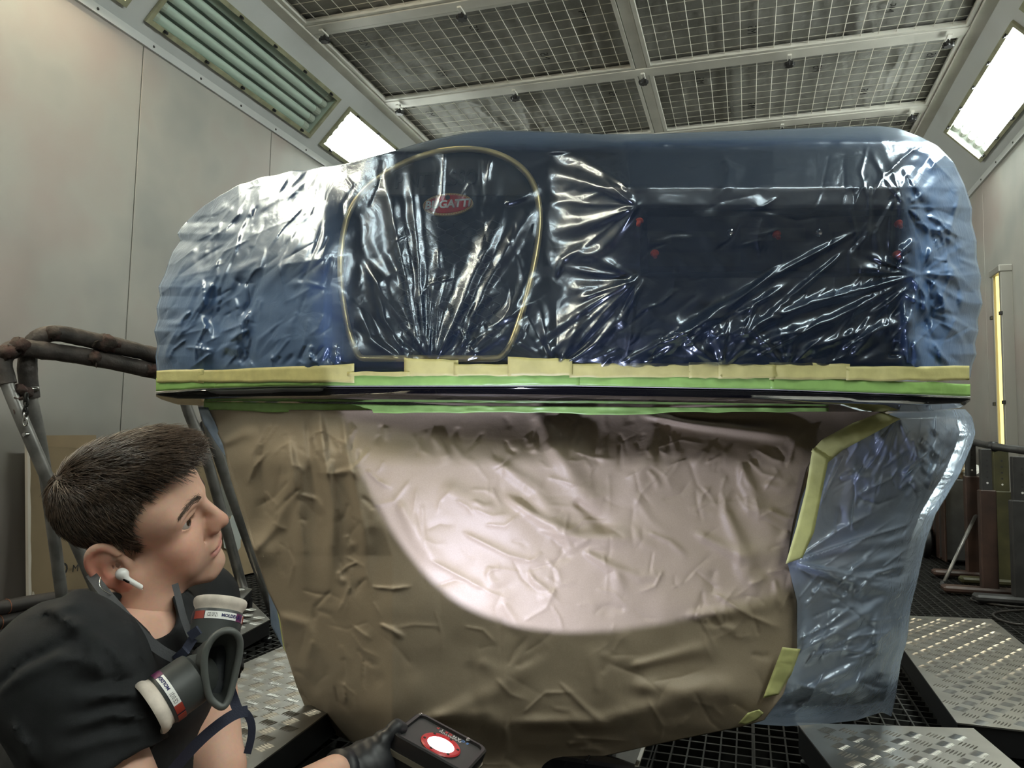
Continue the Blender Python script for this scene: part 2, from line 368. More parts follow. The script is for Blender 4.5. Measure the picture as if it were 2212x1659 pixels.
# ceiling: beams, hinged filter frames with wire grids
ceiling = struct(G().box((XL, YF, ZC+0.10), (XR, YB, ZC+0.16)).build('ceiling', M_WALLDK))
BY = [-2.47, -1.42, -0.37, 0.68, 1.73, 2.78, 3.83, 4.87, 5.93, 6.98, 8.03]
for y in BY: G().bbox((XCL, y-0.045, ZC-0.012), (XCR, y+0.045, ZC+0.05), 0.004).build('beam', M_FRAME, ceiling)
XM = -0.66
G().bbox((XM-0.035, YF, ZC-0.004), (XM+0.035, YB, ZC+0.05), 0.004).build('centre_bar', M_FRAME, ceiling)
for x in (XCL, XCR): G().bbox((x-0.05, YF, ZC-0.02), (x+0.05, YB, ZC+0.05), 0.004).build('side_bar', M_FRAME, ceiling)
bays = {}
def fabric(x0, x1, y0, y1, seed):
    nx, ny = 48, 28; r = np.random.RandomState(seed)
    X, Y = np.meshgrid(np.linspace(x0, x1, nx), np.linspace(y0, y1, ny)); u = (X-x0)/0.0965; v = (Y-y0)/0.0965
    Z = ZC+0.030 + 0.006*np.abs(np.sin(math.pi*u))*np.abs(np.sin(math.pi*v))
    for _ in range(5):
        a = r.uniform(x0, x1); s = r.uniform(-0.2, 0.2); Z -= 0.014*np.exp(-((X-a-s*(Y-y0))/0.02)**2)
    f = [(j*nx+i, j*nx+i+1, (j+1)*nx+i+1, (j+1)*nx+i) for j in range(ny-1) for i in range(nx-1)]
    return np.stack([X, Y, Z], -1).reshape(-1, 3), f
knob0 = None
M5 = None
for bi in range(len(BY)-1):
    y0, y1 = BY[bi]+0.045, BY[bi+1]-0.045
    for side, (x0, x1) in enumerate(((XCL+0.05, XM-0.035), (XM+0.035, XCR-0.05))):
        fp = G(); b = 0.028
        fp.box((x0+0.004, y0+0.004, ZC-0.008), (x0+b, y1-0.004, ZC+0.02)); fp.box((x1-b, y0+0.004, ZC-0.008), (x1-0.004, y1-0.004, ZC+0.02))
        fp.box((x0+b, y0+0.004, ZC-0.008), (x1-b, y0+b, ZC+0.02)); fp.box((x0+b, y1-b, ZC-0.008), (x1-b, y1-0.004, ZC+0.02))
        po = fp.build('filter_frame', M_FRAME, ceiling)
        v, f = fabric(x0+0.005, x1-0.005, y0+0.005, y1-0.005, bi*2+side)
        fo = link('filter_mat', v, f, M_FILTER, po, True, False)
        if bi >= 4:
            w = G(); nx = 19; ny = 10; r_ = 0.0022
            for i in range(1, nx):
                x = x0 + (x1-x0)*i/nx; w.tube([(x, y0+0.01, ZC+0.006), (x, y1-0.01, ZC+0.006)], r_, 4, False)
            for j in range(1, ny):
                y = y0 + (y1-y0)*j/ny; w.tube([(x0+0.01, y, ZC+0.0105), (x1-0.01, y, ZC+0.0105)], r_, 4, False)
            wo = w.build('wire_grid', M_WIRE, po, False, False); wo['kind'] = 'stuff'
            for (fx, fy) in ((0.12, 0.25), (0.30, 0.75), (0.52, 0.28), (0.70, 0.72), (0.88, 0.3)):
                p = (x0+(x1-x0)*(fx+0.05*side), y0+(y1-y0)*fy, ZC+0.024)
                if M5 is None:
                    M5 = text_mesh('print', 'M5', 0.075, frame((0, 0, 0), (0, -1, 0), (1, 0, 0)) if True else None, M_INK, po, 0.0002); M5.location = p
                else: inst(M5, po, p)
    if BY[bi] > 2.5:
        for kx in (-2.44, -1.55, -0.655, 0.26, 1.15):
            p = (kx, BY[bi]+0.02, ZC-0.012)
            if knob0 is None:
                g = G(); g.lathe([(0.005, 0), (0.005, -0.035), (0.012, -0.036), (0.014, -0.05)], 10)
                pr = []
                for k in range(36):
                    pr.append((0.030+0.004*math.cos(k/36*2*math.pi*7))) 
                vv = []; ff = []
                for zi, sc in ((-0.046, 0.8), (-0.05, 1.0), (-0.066, 1.0), (-0.072, 0.8)):
                    for k in range(36): vv.append((pr[k]*sc*math.cos(k/36*2*math.pi), pr[k]*sc*math.sin(k/36*2*math.pi), zi))
                for i in range(3):
                    for k in range(36): ff.append((i*36+k, i*36+(k+1) % 36, (i+1)*36+(k+1) % 36, (i+1)*36+k))
                ff += [tuple(range(36)), tuple(range(108, 144))]
                g.add(vv, ff); knob0 = g.build('clamp_knob', M_RUBBER, ceiling, 30); knob0.location = p
                brk0 = G().bbox((-0.012, -0.05, -0.026), (0.012, 0.03, -0.014), 0.002).build('clamp_bracket', M_FRAME, knob0)
            else:
                c = inst(knob0, ceiling, p); inst(brk0, c, (0, 0, 0))
# vertical wall lamp on the right wall
wl = empty('wall_lamp', (XR, 5.85, 1.2), 'tall narrow wall lamp with yellow glowing tube, right wall', 'wall lamp')
h = G().bbox((XR-0.075, 5.76, 0.38), (XR-0.001, 5.80, 2.05), 0.004).bbox((XR-0.075, 5.93, 0.38), (XR-0.001, 5.97, 2.05), 0.004).bbox((XR-0.02, 5.78, 0.38), (XR-0.001, 5.95, 2.05), 0.002).bbox((XR-0.085, 5.755, 2.03), (XR-0.001, 5.975, 2.08), 0.006).bbox((XR-0.085, 5.755, 0.35), (XR-0.001, 5.975, 0.40), 0.006).build('housing', mat('lamp_housing_grey', (0.33, 0.32, 0.29), 0.4, metal=0.3))
t1 = G().tube([(XR-0.045, 5.865, 0.42), (XR-0.045, 5.865, 2.02)], 0.030, 12).build('tube', M_TUBEYEL)
for z in (0.75, 1.15, 1.75):
    for y in (5.75, 5.95): local(wl, G().bbox((XR-0.088, y, z-0.012), (XR-0.07, y+0.03, z+0.012), 0.002).build('cover_clip', M_STEELDK))
local(wl, h, t1)
# ------------------------------------------------------------------ masked car bumper
def ip(x, tab):
    a = np.array(tab, float); return np.interp(x, a[:, 0], a[:, 1])
def sm(a, b, x): t = np.clip((x-a)/(b-a), 0, 1); return t*t*(3-2*t)
def boundary(pts, n, key):
    a = np.array(pts, float)
    if key == 'len':
        k = np.r_[0, np.cumsum(np.hypot(*np.diff(a, axis=0).T))]
    else: k = a[:, key]
    k = (k-k[0])/(k[-1]-k[0]); t = np.linspace(0, 1, n)
    # smooth (Catmull-like) via dense linear + small box filter
    tt = np.linspace(0, 1, n*6); q = np.stack([np.interp(tt, k, a[:, 0]), np.interp(tt, k, a[:, 1])], 1)
    w = max(3, n*6//60) | 1; pad = np.pad(q, ((w//2, w//2), (0, 0)), 'edge'); ker = np.ones(w)/w
    q2 = np.stack([np.convolve(pad[:, i], ker, 'valid') for i in (0, 1)], 1); q2[0] = q[0]; q2[-1] = q[-1]
    return np.stack([np.interp(t, tt, q2[:, 0]), np.interp(t, tt, q2[:, 1])], 1)
def coons(B, T, L, R):
    """B,T: n points left to right; L,R: m points bottom to top"""
    n, m = len(B), len(L); s = np.linspace(0, 1, n)[None, :, None]; t = np.linspace(0, 1, m)[:, None, None]
    return (1-t)*B[None]+t*T[None]+(1-s)*L[:, None]+s*R[:, None] - ((1-s)*(1-t)*B[0]+s*(1-t)*B[-1]+(1-s)*t*T[0]+s*t*T[-1])
def grid_faces(m, n): 
    i = np.arange(m-1)[:, None]*n + np.arange(n-1)[None]; return np.stack([i, i+1, i+n+1, i+n], -1).reshape(-1, 4)
def folds(X, Y, lst):
    """sum of crease profiles: each fold is (polyline, amplitude in m, half width in px, sharp)"""
    H = np.zeros_like(X)
    for pts, amp, w, sharp in lst:
        best = np.full(X.shape, 1e9); par = np.zeros_like(X); tot = 0; seg = []
        for (ax, ay), (bx, by) in zip(pts[:-1], pts[1:]): l = math.hypot(bx-ax, by-ay); seg.append((ax, ay, bx, by, l, tot)); tot += l
        x0 = min(p[0] for p in pts)-4*w; x1 = max(p[0] for p in pts)+4*w; y0 = min(p[1] for p in pts)-4*w; y1 = max(p[1] for p in pts)+4*w
        msk = (X > x0) & (X < x1) & (Y > y0) & (Y < y1)
        if not msk.any(): continue
        xs, ys = X[msk], Y[msk]; bd = np.full(xs.shape, 1e9); bp = np.zeros_like(xs)
        for ax, ay, bx, by, l, t0 in seg:
            u = np.clip(((xs-ax)*(bx-ax)+(ys-ay)*(by-ay))/(l*l+1e-9), 0, 1); d = np.hypot(xs-ax-u*(bx-ax), ys-ay-u*(by-ay))
            k = d < bd; bd[k] = d[k]; bp[k] = (t0+u*l)[k]/tot
        tap = np.minimum(1, np.minimum(bp/0.12+0.15, (1-bp)/0.3)); tap = np.clip(tap, 0, 1)
        ww = w*(0.45+0.75*bp)
        H[msk] += amp*tap*(np.exp(-bd/(0.6*ww)) if sharp else np.exp(-(bd/ww)**2))
    return H
def fan(c, a0, a1, n, r0, r1, amp, w, seed, sharp=0.5):
    r = random.Random(seed); out = []
    for i in range(n):
        an = math.radians(a0+(a1-a0)*(i+r.uniform(-0.35, 0.35))/max(1, n-1)); l = r.uniform(0.6, 1.0)*r1; b = r.uniform(-0.1, 0.1)
        pts = [(c[0]+r0*math.cos(an), c[1]+r0*math.sin(an)), (c[0]+0.5*l*math.cos(an+b), c[1]+0.5*l*math.sin(an+b)), (c[0]+l*math.cos(an), c[1]+l*math.sin(an))]
        out.append((pts, amp*r.uniform(0.4, 1.2)*r.choice((1, 1, -0.6)), w*r.uniform(0.6, 1.4), r.random() < sharp))
    return out
def scatter(box, n, ang, spread, length, amp, w, seed, sharp=0.6):
    r = random.Random(seed); out = []
    for _ in range(n):
        x = r.uniform(box[0], box[2]); y = r.uniform(box[1], box[3]); an = math.radians(ang+r.gauss(0, spread)); l = length*r.uniform(0.4, 1.3); b = r.uniform(-0.4, 0.4)
        pts = [(x, y), (x+0.5*l*math.cos(an+b), y+0.5*l*math.sin(an+b)), (x+l*math.cos(an), y+l*math.sin(an))]
        out.append((pts, amp*r.uniform(0.4, 1.2)*r.choice((1, -0.7)), w*r.uniform(0.5, 1.4), r.random() < sharp))
    return out
def vnoise(X, Y, scale, seed):
    r = np.random.RandomState(seed); n = 64; tab = r.rand(n, n); x = X/scale; y = Y/scale
    xi = np.floor(x).astype(int); yi = np.floor(y).astype(int); fx = x-xi; fy = y-yi; fx = fx*fx*(3-2*fx); fy = fy*fy*(3-2*fy)
    g = lambda a, b: tab[a % n, b % n]
    return (g(xi, yi)*(1-fx)+g(xi+1, yi)*fx)*(1-fy)+(g(xi, yi+1)*(1-fx)+g(xi+1, yi+1)*fx)*fy - 0.5

LIPD = [(330, 2.0), (460, 1.96), (600, 1.78), (700, 1.685), (850, 1.625), (950, 1.60), (1106, 1.575), (1400, 1.54), (1670, 1.53), (1950, 1.56), (2100, 1.63), (2150, 1.68)]
LEFT = [(340, 815), (336, 740), (340, 690), (343, 640), (355, 590), (382, 515), (405, 480)]
TOP = [(405, 480), (425, 458), (465, 428), (515, 400), (600, 376), (700, 361), (780, 346), (850, 326), (905, 309), (960, 296), (1010, 286), (1060, 281), (1150, 283), (1300, 290), (1420, 289), (1520, 285), (1650, 281), (1800, 274), (1900, 272), (1940, 277), (1985, 294)]
RIGHT = [(2096, 815), (2108, 760), (2112, 720), (2121, 650), (2118, 600), (2108, 520), (2098, 450), (2085, 400), (2060, 350), (2025, 315), (1985, 294)]
_jr = random.Random(12)
LEFT = [LEFT[0], (336, 770), (340, 745), (333, 715), (341, 690), (338, 665), (346, 640), (342, 620), (356, 592), (366, 560), (372, 545), (390, 520), (383, 505), (392, 490), (405, 480)]
TOP = TOP[:2] + [(445, 440), (458, 436), (470, 424), (492, 414), (515, 398), (540, 394), (560, 383), (600, 378), (630, 368), (660, 368), (700, 359), (735, 356), (780, 345)] + TOP[7:]
RIGHT = RIGHT[:1] + [(2100, 790), (2110, 765), (2106, 742), (2114, 715), (2112, 690), (2123, 655), (2117, 625), (2120, 600), (2110, 560), (2110, 520), (2099, 480), (2100, 450), (2084, 400)] + RIGHT[8:]
LEFTA, TOPA, RIGHTA = (np.array(q, float) for q in (LEFT, TOP, RIGHT))
def topy(x): return np.interp(x, TOPA[:, 0], TOPA[:, 1], left=480, right=294)
def leftx(y): return np.interp(-y, -LEFTA[:, 1], LEFTA[:, 0])
def rightx(y): return np.interp(-y, -RIGHTA[:, 1], RIGHTA[:, 0])
def Dshell(x, y):
    """camera depth of the film-covered bumper front over the photo position of each surface point"""
    b = ip(x, LIPD); ty = topy(x)
    # left wing
    A = 610-55*(x-365)/355; Bl = 745-17*(x-370)/370
    u = np.clip((A-y)/np.maximum(A-ty, 30), 0, 1.2)
    dl = np.where(y > Bl, -0.022*(815-y)/(815-Bl), np.where(y > A, -0.022-0.012*(Bl-y)/(Bl-A), -0.034+0.10*u+0.15*u**2))
    # grille
    u = np.clip((775-y)/(775-320), 0, 1); w = np.clip((330-y)/np.maximum(330-ty, 15), 0, 1)
    dc = 0.11*u + 0.18*w**2
    # right
    K = np.array([(815, 0), (795, -0.004), (720, -0.030), (600, -0.042), (442, -0.075), (405, -0.0745), (310, 0.050)])[::-1]
    dr = np.interp(y, K[:, 0], K[:, 1]); w = np.clip((310-y)/np.maximum(310-ty, 8), 0, 1); dr = dr + 0.2*w**2
    wl = 1-sm(660, 790, x); wr = sm(1170, 1390, x)
    d = b + wl*dl + wr*dr + (1-wl-wr)*dc
    # ends roll back
    lx = leftx(y); d = d + 0.28*np.exp(-np.maximum(x-lx, 0)/38.0)
    C = np.array([(290, 1900), (445, 1955), (590, 1985), (700, 1968), (815, 2000)]); xc = np.interp(y, C[:, 0], C[:, 1]); rx = rightx(y)
    q = np.clip((x-xc)/np.maximum(rx-xc, 20), 0, 1); d = d + (0.13*q + 0.22*q**4)*(0.45+0.55*sm(300, 470, y))
    return d
def patch(n, m, D, off):
    B = boundary([(340, 815), (2096, 815)], n, 0); T = boundary(TOP, n, 0); L = boundary(LEFT, m, 1); R = boundary(RIGHT, m, 1)
    Q = coons(B, T, L, R); X, Y = Q[..., 0], Q[..., 1]
    return X, Y, D(X, Y)+off
def with_skirt(V, back):
    """continue a patch (m,n,3) over its left, top and right edges towards the back"""
    m, n, _ = V.shape; rim = np.concatenate([V[:, 0], V[-1, 1:-1], V[::-1, -1]]); k = len(rim)
    cen = rim.mean(0); rings = []
    for dy, inn in back:
        r = rim.copy(); r[:, 1] += dy; r[:, 0] += (cen[0]-rim[:, 0])*inn; r[:, 2] += (cen[2]-rim[:, 2])*inn*0.6; rings.append(r)
    idx0 = list(np.arange(m)*n) + list((m-1)*n+np.arange(1, n-1)) + list(np.arange(m)[::-1]*n+n-1)
    verts = [V.reshape(-1, 3)]; faces = [tuple(f) for f in grid_faces(m, n)]; prev = idx0; base = m*n
    for r in rings:
        cur = list(range(base, base+k)); verts.append(r)
        for i in range(k-1): faces.append((prev[i], prev[i+1], cur[i+1], cur[i]))
        prev = cur; base += k
    return np.concatenate(verts), faces

RING = [(931, 774), (789, 775.5), (777, 773), (765, 752), (753, 716), (739.6, 647), (733.6, 571), (739.6, 511), (753, 457), (786, 408.5), (840.6, 368), (901, 339), (961, 324), (1021.5, 321.7), (1067, 328.6), (1112, 349.7), (1142, 378), (1158.6, 411.5), (1166, 456.8), (1166, 496), (1157, 556), (1142, 625.6), (1121, 698), (1103, 746), (1085, 770), (1066.7, 775.7)]
def chaikin(p, k=2, closed=True):
    p = np.array(p, float)
    for _ in range(k):
        q = np.roll(p, -1, 0); p = np.stack([0.75*p+0.25*q, 0.25*p+0.75*q], 1).reshape(-1, p.shape[1])
    return p
RINGS = chaikin(RING, 2)
def inring(X, Y):
    c = False; r = np.array(RING); n = len(r); ins = np.zeros(X.shape, bool)
    for i in range(n):
        x0, y0 = r[i]; x1, y1 = r[(i+1) % n]
        ins ^= ((y0 > Y) != (y1 > Y)) & (X < (x1-x0)*(Y-y0)/(y1-y0+1e-9)+x0)
    return ins

M_CARBON = mat('dark_blue_carbon', (0.006, 0.008, 0.014), 0.4, spec=0.3)
M_GLOSSBLK = mat('gloss_black_carbon', (0.004, 0.004, 0.006), 0.06, spec=0.6, coat=1.0)
M_GRILLE = mat('grille_black', (0.006, 0.006, 0.006), 0.6)
M_GRWIRE = mat('grille_wire', (0.10, 0.10, 0.095), 0.5, metal=0.5)
M_RINGM = mat('cream_ring', (1.0, 0.82, 0.40), 0.32, metal=0.55)
M_BADGE = mat('badge_red', (0.55, 0.02, 0.02), 0.3, coat=0.6)
M_GOLD = mat('badge_gold', (0.75, 0.52, 0.22), 0.35, metal=0.3)
M_PAPERWHITE = mat('white_print', (0.8, 0.8, 0.78), 0.5)
M_PLUG = mat('orange_plug', (0.75, 0.09, 0.03), 0.4)
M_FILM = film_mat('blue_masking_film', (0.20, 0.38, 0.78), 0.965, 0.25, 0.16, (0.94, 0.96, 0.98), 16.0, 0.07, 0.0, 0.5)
M_FILM2 = film_mat('pale_masking_film', (0.56, 0.70, 0.94), 0.48, 0.24, 0.35, (0.96, 0.97, 0.98), 16.0, 0.09, 0.45)

bc = at(*[np.array(q) for q in (1150.0, 860.0, 1.9)])
bumper = empty('car_bumper', (bc[0], bc[1], 0.9), 'dark carbon car bumper with horseshoe grille and red oval badge, masked under film', 'car bumper')
X, Y, D = patch(200, 80, Dshell, 0.014)
D = D + 0.045*inring(X, Y) + 0.03*sm(1385, 1400, X)*(1-sm(1945, 1960, X))*sm(452, 466, Y)*(1-sm(588, 598, Y))
V, f = with_skirt(at(X, Y, D), ((0.05, 0.0), (0.2, 0.03), (0.42, 0.12)))
local(bumper, link('shell', V, f, M_CARBON, None, 40, False))
# grille insert, lattice, ring, badge
gx, gy = np.meshgrid(np.linspace(790, 1110, 24), np.linspace(345, 765, 30)); gd = Dshell(gx, gy)+0.040
# lattice of stacked cubes
g = G()
for r_ in range(18):
    y = 480+r_*14.5; xs = np.arange(860, 1092, 17.0)
    zz = [(x, y+(4.2 if (i+r_) % 2 else -4.2)) for i, x in enumerate(xs)]
    zz = [q for q in zz if inring(np.array([q[0]]), np.array([q[1]]))[0]]
    if len(zz) > 2:
        q = np.array(zz); g.tube(at(q[:, 0], q[:, 1], Dshell(q[:, 0], q[:, 1])+0.045), 0.0011, 4)
    for i, x in enumerate(xs):
        if (i+r_) % 2: 
            q = np.array([(x, y+4.2), (x, y+14.5-4.2)]); g.tube(at(q[:, 0], q[:, 1], Dshell(q[:, 0], q[:, 1])+0.045), 0.0009, 4)
o = g.build('grille_lattice', M_GRWIRE); o['kind'] = 'stuff'; local(bumper, o)
rp = RINGS; o = G().tube(at(rp[:, 0], rp[:, 1], Dshell(rp[:, 0], rp[:, 1])+0.003), 0.0072, 10, closed=True).build('grille_ring', M_RINGM, None, True); o['label'] = 'thin cream ring around the grille'; local(bumper, o)
def surf_frame(x, y, off=0.0, tilt=0.0, D=Dshell):
    p = P(x, y, float(D(np.array([x*1.0]), np.array([y*1.0]))[0])+off); a = math.radians(tilt)
    def q(xx, yy): return P(xx, yy, float(D(np.array([xx*1.0]), np.array([yy*1.0]))[0])+off)
    ex = Vector(q(x+6, y)-q(x-6, y)); ey = Vector(q(x, y-6)-q(x, y+6)); ex.normalize(); ey = (ey-ex*ey.dot(ex)).normalized()
    e1 = ex*math.cos(a)+ey*math.sin(a); e2 = -ex*math.sin(a)+ey*math.cos(a)
    return frame(p, e1, e2)
MB = surf_frame(968, 443, 0.006, 4.0); pxm = 1.66/FPX
def ell(a, b, z, n=48): return [(a*math.cos(2*math.pi*k/n), b*math.sin(2*math.pi*k/n), z) for k in range(n)]
def plate(a, b, z0, z1): 
    n = 48; v = ell(a, b, z0)+ell(a, b, z1*0.9)+ell(a*0.98, b*0.97, z1)
    return [tuple(MB @ Vector(p)) for p in v], [tuple(range(2*n, 3*n))]+[(r*n+k, r*n+(k+1) % n, (r+1)*n+(k+1) % n, (r+1)*n+k) for r in (0, 1) for k in range(n)]
badge = G().add(*plate(56*pxm, 26*pxm, -0.004, 0.004)).build('badge', M_GOLD); badge['label'] = 'red oval badge with white lettering and beaded gold rim'
local(bumper, badge)
red = G().add(*plate(50*pxm, 21*pxm, 0.0, 0.0055)).build('badge_face', M_BADGE); bead = G()
for k in range(56):
    a = 2*math.pi*k/56; c = MB @ Vector((53*pxm*math.cos(a), 23.6*pxm*math.sin(a), 0.0045)); bead.lathe([(0.0, -0.0008), (0.0011, 0.0), (0.0, 0.0009)], 6, Matrix.Translation(c) @ MB.to_3x3().to_4x4(), False)
bo = bead.build('badge_beading', M_BADGE); bo['kind'] = 'stuff'
tx = text_mesh('badge_lettering', 'BUGATTI', 0.0255, MB @ Matrix.Translation((0, -0.001, 0.0062)), M_PAPERWHITE, None, 0.0006, 0.12, None, 0.0009, 1.0, 0.98)
mono = G().lathe([(0.0056, 0.0055), (0.0056, 0.0066), (0.0040, 0.0068), (0.0040, 0.0062)], 16, MB @ Matrix.Translation((0, 0.0155, 0))).build('badge_monogram', M_GRILLE)
for c in (red, bo, tx, mono): c.parent = badge; c.matrix_parent_inverse = Matrix()
M_GPLATE = mat('grille_plate_grey', (0.040, 0.037, 0.033), 0.5, var=0.2, vscale=12)
px_, py_ = np.meshgrid(np.linspace(745, 1160, 60), np.linspace(326, 424, 22)); ins = inring(px_, py_); gf = [tuple(q) for q in grid_faces(22, 60) if all(ins.ravel()[i] for i in q)]
us = sorted({i for q in gf for i in q}); mp_ = {i: k for k, i in enumerate(us)}; gv = at(px_, py_, Dshell(px_, py_)+0.022).reshape(-1, 3)[us]
gp_ = link('grille_plate', gv, [tuple(mp_[i] for i in q) for q in gf], M_GPLATE, None, True, False); gp_.modifiers.new('thickness', 'SOLIDIFY').thickness = 0.003; local(bumper, gp_)
lt = text_mesh('grille_lettering', 'PINTTILSSO', 0.048, surf_frame(942, 388, 0.017, 4), M_INK, None, 0.001, 0.0, None, 0.0012, 1.05, 0.75); local(bumper, lt)
# recessed panel with orange plugs and steel screws
for k, (x, y) in enumerate(((1381, 477), (1414, 546), (1677, 505), (1940, 482), (1936, 548))):
    Mf = surf_frame(x, y, 0.020); g = G().lathe([(0.0085, 0.0), (0.0085, 0.003), (0.005, 0.005), (0.0042, 0.014), (0.0028, 0.015)], 14, Mf @ Matrix.Rotation(math.radians(35), 4, 'X')); local(bumper, g.build('orange_plug', M_PLUG, None, 35))
for x in (1577, 1767):
    Mf = surf_frame(x, 503, 0.022); local(bumper, G().lathe([(0.0075, 0), (0.0075, 0.004), (0.005, 0.006), (0.002, 0.004), (0.0005, 0.004)], 16, Mf).build('steel_screw', M_CHROME, None, 35))
for (a, b, c, d) in ((1400, 500, 1450, 526), (1460, 500, 1545, 512), (1600, 492, 1740, 520), (1400, 545, 1600, 575), (1690, 540, 1900, 580), (1790, 480, 1900, 500)):
    x, y = np.meshgrid(np.linspace(a, c, 8), np.linspace(b, d, 4)); v0 = at(x, y, Dshell(x, y)+0.038).reshape(-1, 3); v1 = at(x, y, Dshell(x, y)+0.046).reshape(-1, 3)
    gf = [tuple(q) for q in grid_faces(4, 8)]; e = G().add(v0, gf).add(v1, gf)
    rim = list(range(8))+[15, 23]+list(range(31, 23, -1))+[16, 8]
    e.f += [(rim[i], rim[(i+1) % len(rim)], rim[(i+1) % len(rim)]+32, rim[i]+32) for i in range(len(rim))]
    local(bumper, e.build('panel_boss', M_GRILLE))
# splitter lip
YE = [(330, 848), (432, 841), (615, 835), (1230, 834), (1668, 842), (2096, 858), (2110, 860)]
YL = [(330, 852), (346, 862), (383, 874), (432, 876), (700, 881), (1100, 886), (1700, 890), (2000, 889), (2078, 880), (2096, 866), (2110, 862)]
xs = np.linspace(337, 2096, 150); ye = ip(xs, YE); yl = ip(xs, YL); dl = ip(xs, LIPD)
end = np.minimum(1, np.minimum((xs-330)/60, (2104-xs)/60)); bk = 0.03+0.16*end
rows = [(ye-3, dl+0.012), (ye+1, dl+0.001), (ye+4, dl-0.003), (ye+0.30*(yl-ye)+3, dl+0.004), (ye+0.62*(yl-ye), dl+0.05*end), (yl-2, dl+bk), (yl, dl+bk+0.01), (yl-4, dl+bk+0.03), (ye-2, dl+bk+0.02)]
V = np.stack([at(xs, a, b) for a, b in rows]); f = [tuple(q) for q in grid_faces(len(rows), 150)]
f += [tuple(r*150 for r in range(len(rows))), tuple(r*150+149 for r in range(len(rows)))[::-1]]
local(bumper, link('splitter_lip', V.reshape(-1, 3), f, M_GLOSSBLK, None, 60, True))
bead = G().tube(at(xs, ye-1.0, dl-0.002), 0.0012, 6).build('lip_edge', M_PAPERWHITE); local(bumper, bead)

# film over the bumper
FL = []
def rib(pts, amp, w, sharp=False): FL.append((pts, amp, w, sharp))
rib([(907, 770), (868, 560), (828, 365)], 0.014, 13); rib([(914, 768), (905, 560), (883, 345)], 0.012, 11); rib([(925, 765), (932, 660), (937, 570)], 0.008, 8)
rib([(943, 772), (1010, 620), (1096, 440)], 0.020, 20); rib([(985, 776), (1048, 620), (1168, 412)], 0.014, 16); rib([(880, 772), (830, 690), (800, 560)], 0.014, 18)
rib([(1000, 776), (1100, 680), (1160, 560)], 0.010, 16); rib([(1010, 778), (1090, 720), (1145, 640)], 0.008, 12); rib([(860, 775), (800, 730), (770, 640)], 0.010, 14)
rib([(1090, 440), (1140, 420), (1163, 400)], 0.008, 12); rib([(960, 330), (955, 420), (935, 470)], 0.006, 7, True); rib([(1060, 345), (1050, 400)], 0.006, 8, True)
FL += fan((935, 785), -155, -25, 18, 10, 330, 0.005, 10, 3, 0.2)
rib([(1375, 602), (1260, 700), (1150, 792)], 0.012, 13); rib([(1380, 604), (1290, 700), (1190, 792)], 0.010, 12); rib([(1376, 598), (1240, 680), (1130, 760)], 0.009, 12); rib([(1390, 606), (1340, 690), (1240, 792)], 0.010, 12)
rib([(1985, 592), (1750, 655), (1560, 735), (1450, 790)], 0.016, 14); rib([(1985, 594), (1800, 690), (1500, 792)], 0.014, 14); rib([(1985, 596), (1850, 720), (1640, 790)], 0.012, 13)
rib([(1850, 500), (1700, 580), (1500, 700), (1380, 792)], 0.009, 11); rib([(1830, 540), (1640, 700), (1540, 792)], 0.009, 10); rib([(1690, 570), (1560, 680), (1330, 792)], 0.008, 12)
rib([(1375, 448), (1280, 480), (1190, 500)], 0.010, 16); rib([(1375, 448), (1300, 540), (1190, 570)], 0.010, 16); rib([(1372, 440), (1300, 400), (1180, 372)], 0.012, 16); rib([(1360, 405), (1260, 345), (1190, 330)], 0.008, 14)
rib([(1200, 600), (1215, 560), (1300, 505)], 0.008, 10)
rib([(1400, 310), (1560, 316), (1700, 312)], 0.006, 7); rib([(1180, 330), (1330, 312), (1420, 312)], 0.006, 9); rib([(1560, 340), (1600, 390)], 0.006, 14)
FL += fan((1368, 444), 120, 260, 9, 6, 170, 0.006, 10, 5); FL += fan((1376, 602), 95, 200, 12, 6, 240, 0.007, 10, 6, 0.3)
FL += fan((1957, 446), -120, 75, 16, 6, 150, 0.008, 9, 8); FL += fan((1987, 592), -60, 200, 18, 6, 190, 0.011, 12, 9); FL += fan((1560, 800), -165, -20, 11, 6, 190, 0.007, 10, 11, 0.3); FL += fan((1200, 800), -170, -30, 11, 6, 190, 0.007, 10, 12, 0.3)
FL += fan((1700, 800), -170, -20, 8, 6, 160, 0.006, 10, 13, 0.3)
FL += scatter((420, 360, 740, 560), 60, 128, 14, 140, 0.009, 10, 21); FL += scatter((345, 590, 560, 740), 50, 115, 22, 100, 0.014, 12, 22)
FL += scatter((345, 740, 740, 810), 55, 75, 28, 65, 0.014, 10, 23); FL += scatter((400, 620, 730, 740), 26, 125, 18, 110, 0.004, 8, 24); FL += scatter((380, 430, 560, 560), 30, 130, 20, 120, 0.016, 14, 25)
FL += scatter((1950, 310, 2105, 790), 95, 65, 40, 120, 0.017, 14, 26); FL += scatter((1250, 725, 2000, 800), 30, -35, 12, 150, 0.009, 11, 27, 0.3); FL += scatter((1400, 610, 1980, 720), 26, 150, 14, 120, 0.004, 7, 28)
FL += scatter((1180, 300, 1900, 430), 18, 165, 18, 140, 0.003, 10, 29); FL += scatter((1380, 450, 1940, 600), 16, 140, 20, 120, 0.003, 7, 30); FL += scatter((740, 330, 1160, 770), 30, 100, 25, 90, 0.004, 7, 31)
FL += scatter((1790, 300, 1960, 600), 24, 105, 12, 150, 0.005, 7, 33)
X, Y, D = patch(620, 200, Dshell, -0.008)
D = D - folds(X, Y, FL)*(1-0.85*sm(772, 798, Y)) - 0.0035*vnoise(X, Y, 26, 2) - 0.006*vnoise(X, Y, 70, 3) - 0.010*inring(X, Y)*np.exp(-((Y-560)/260.0)**2)*0.0 - 0.006*sm(815, 780, Y)
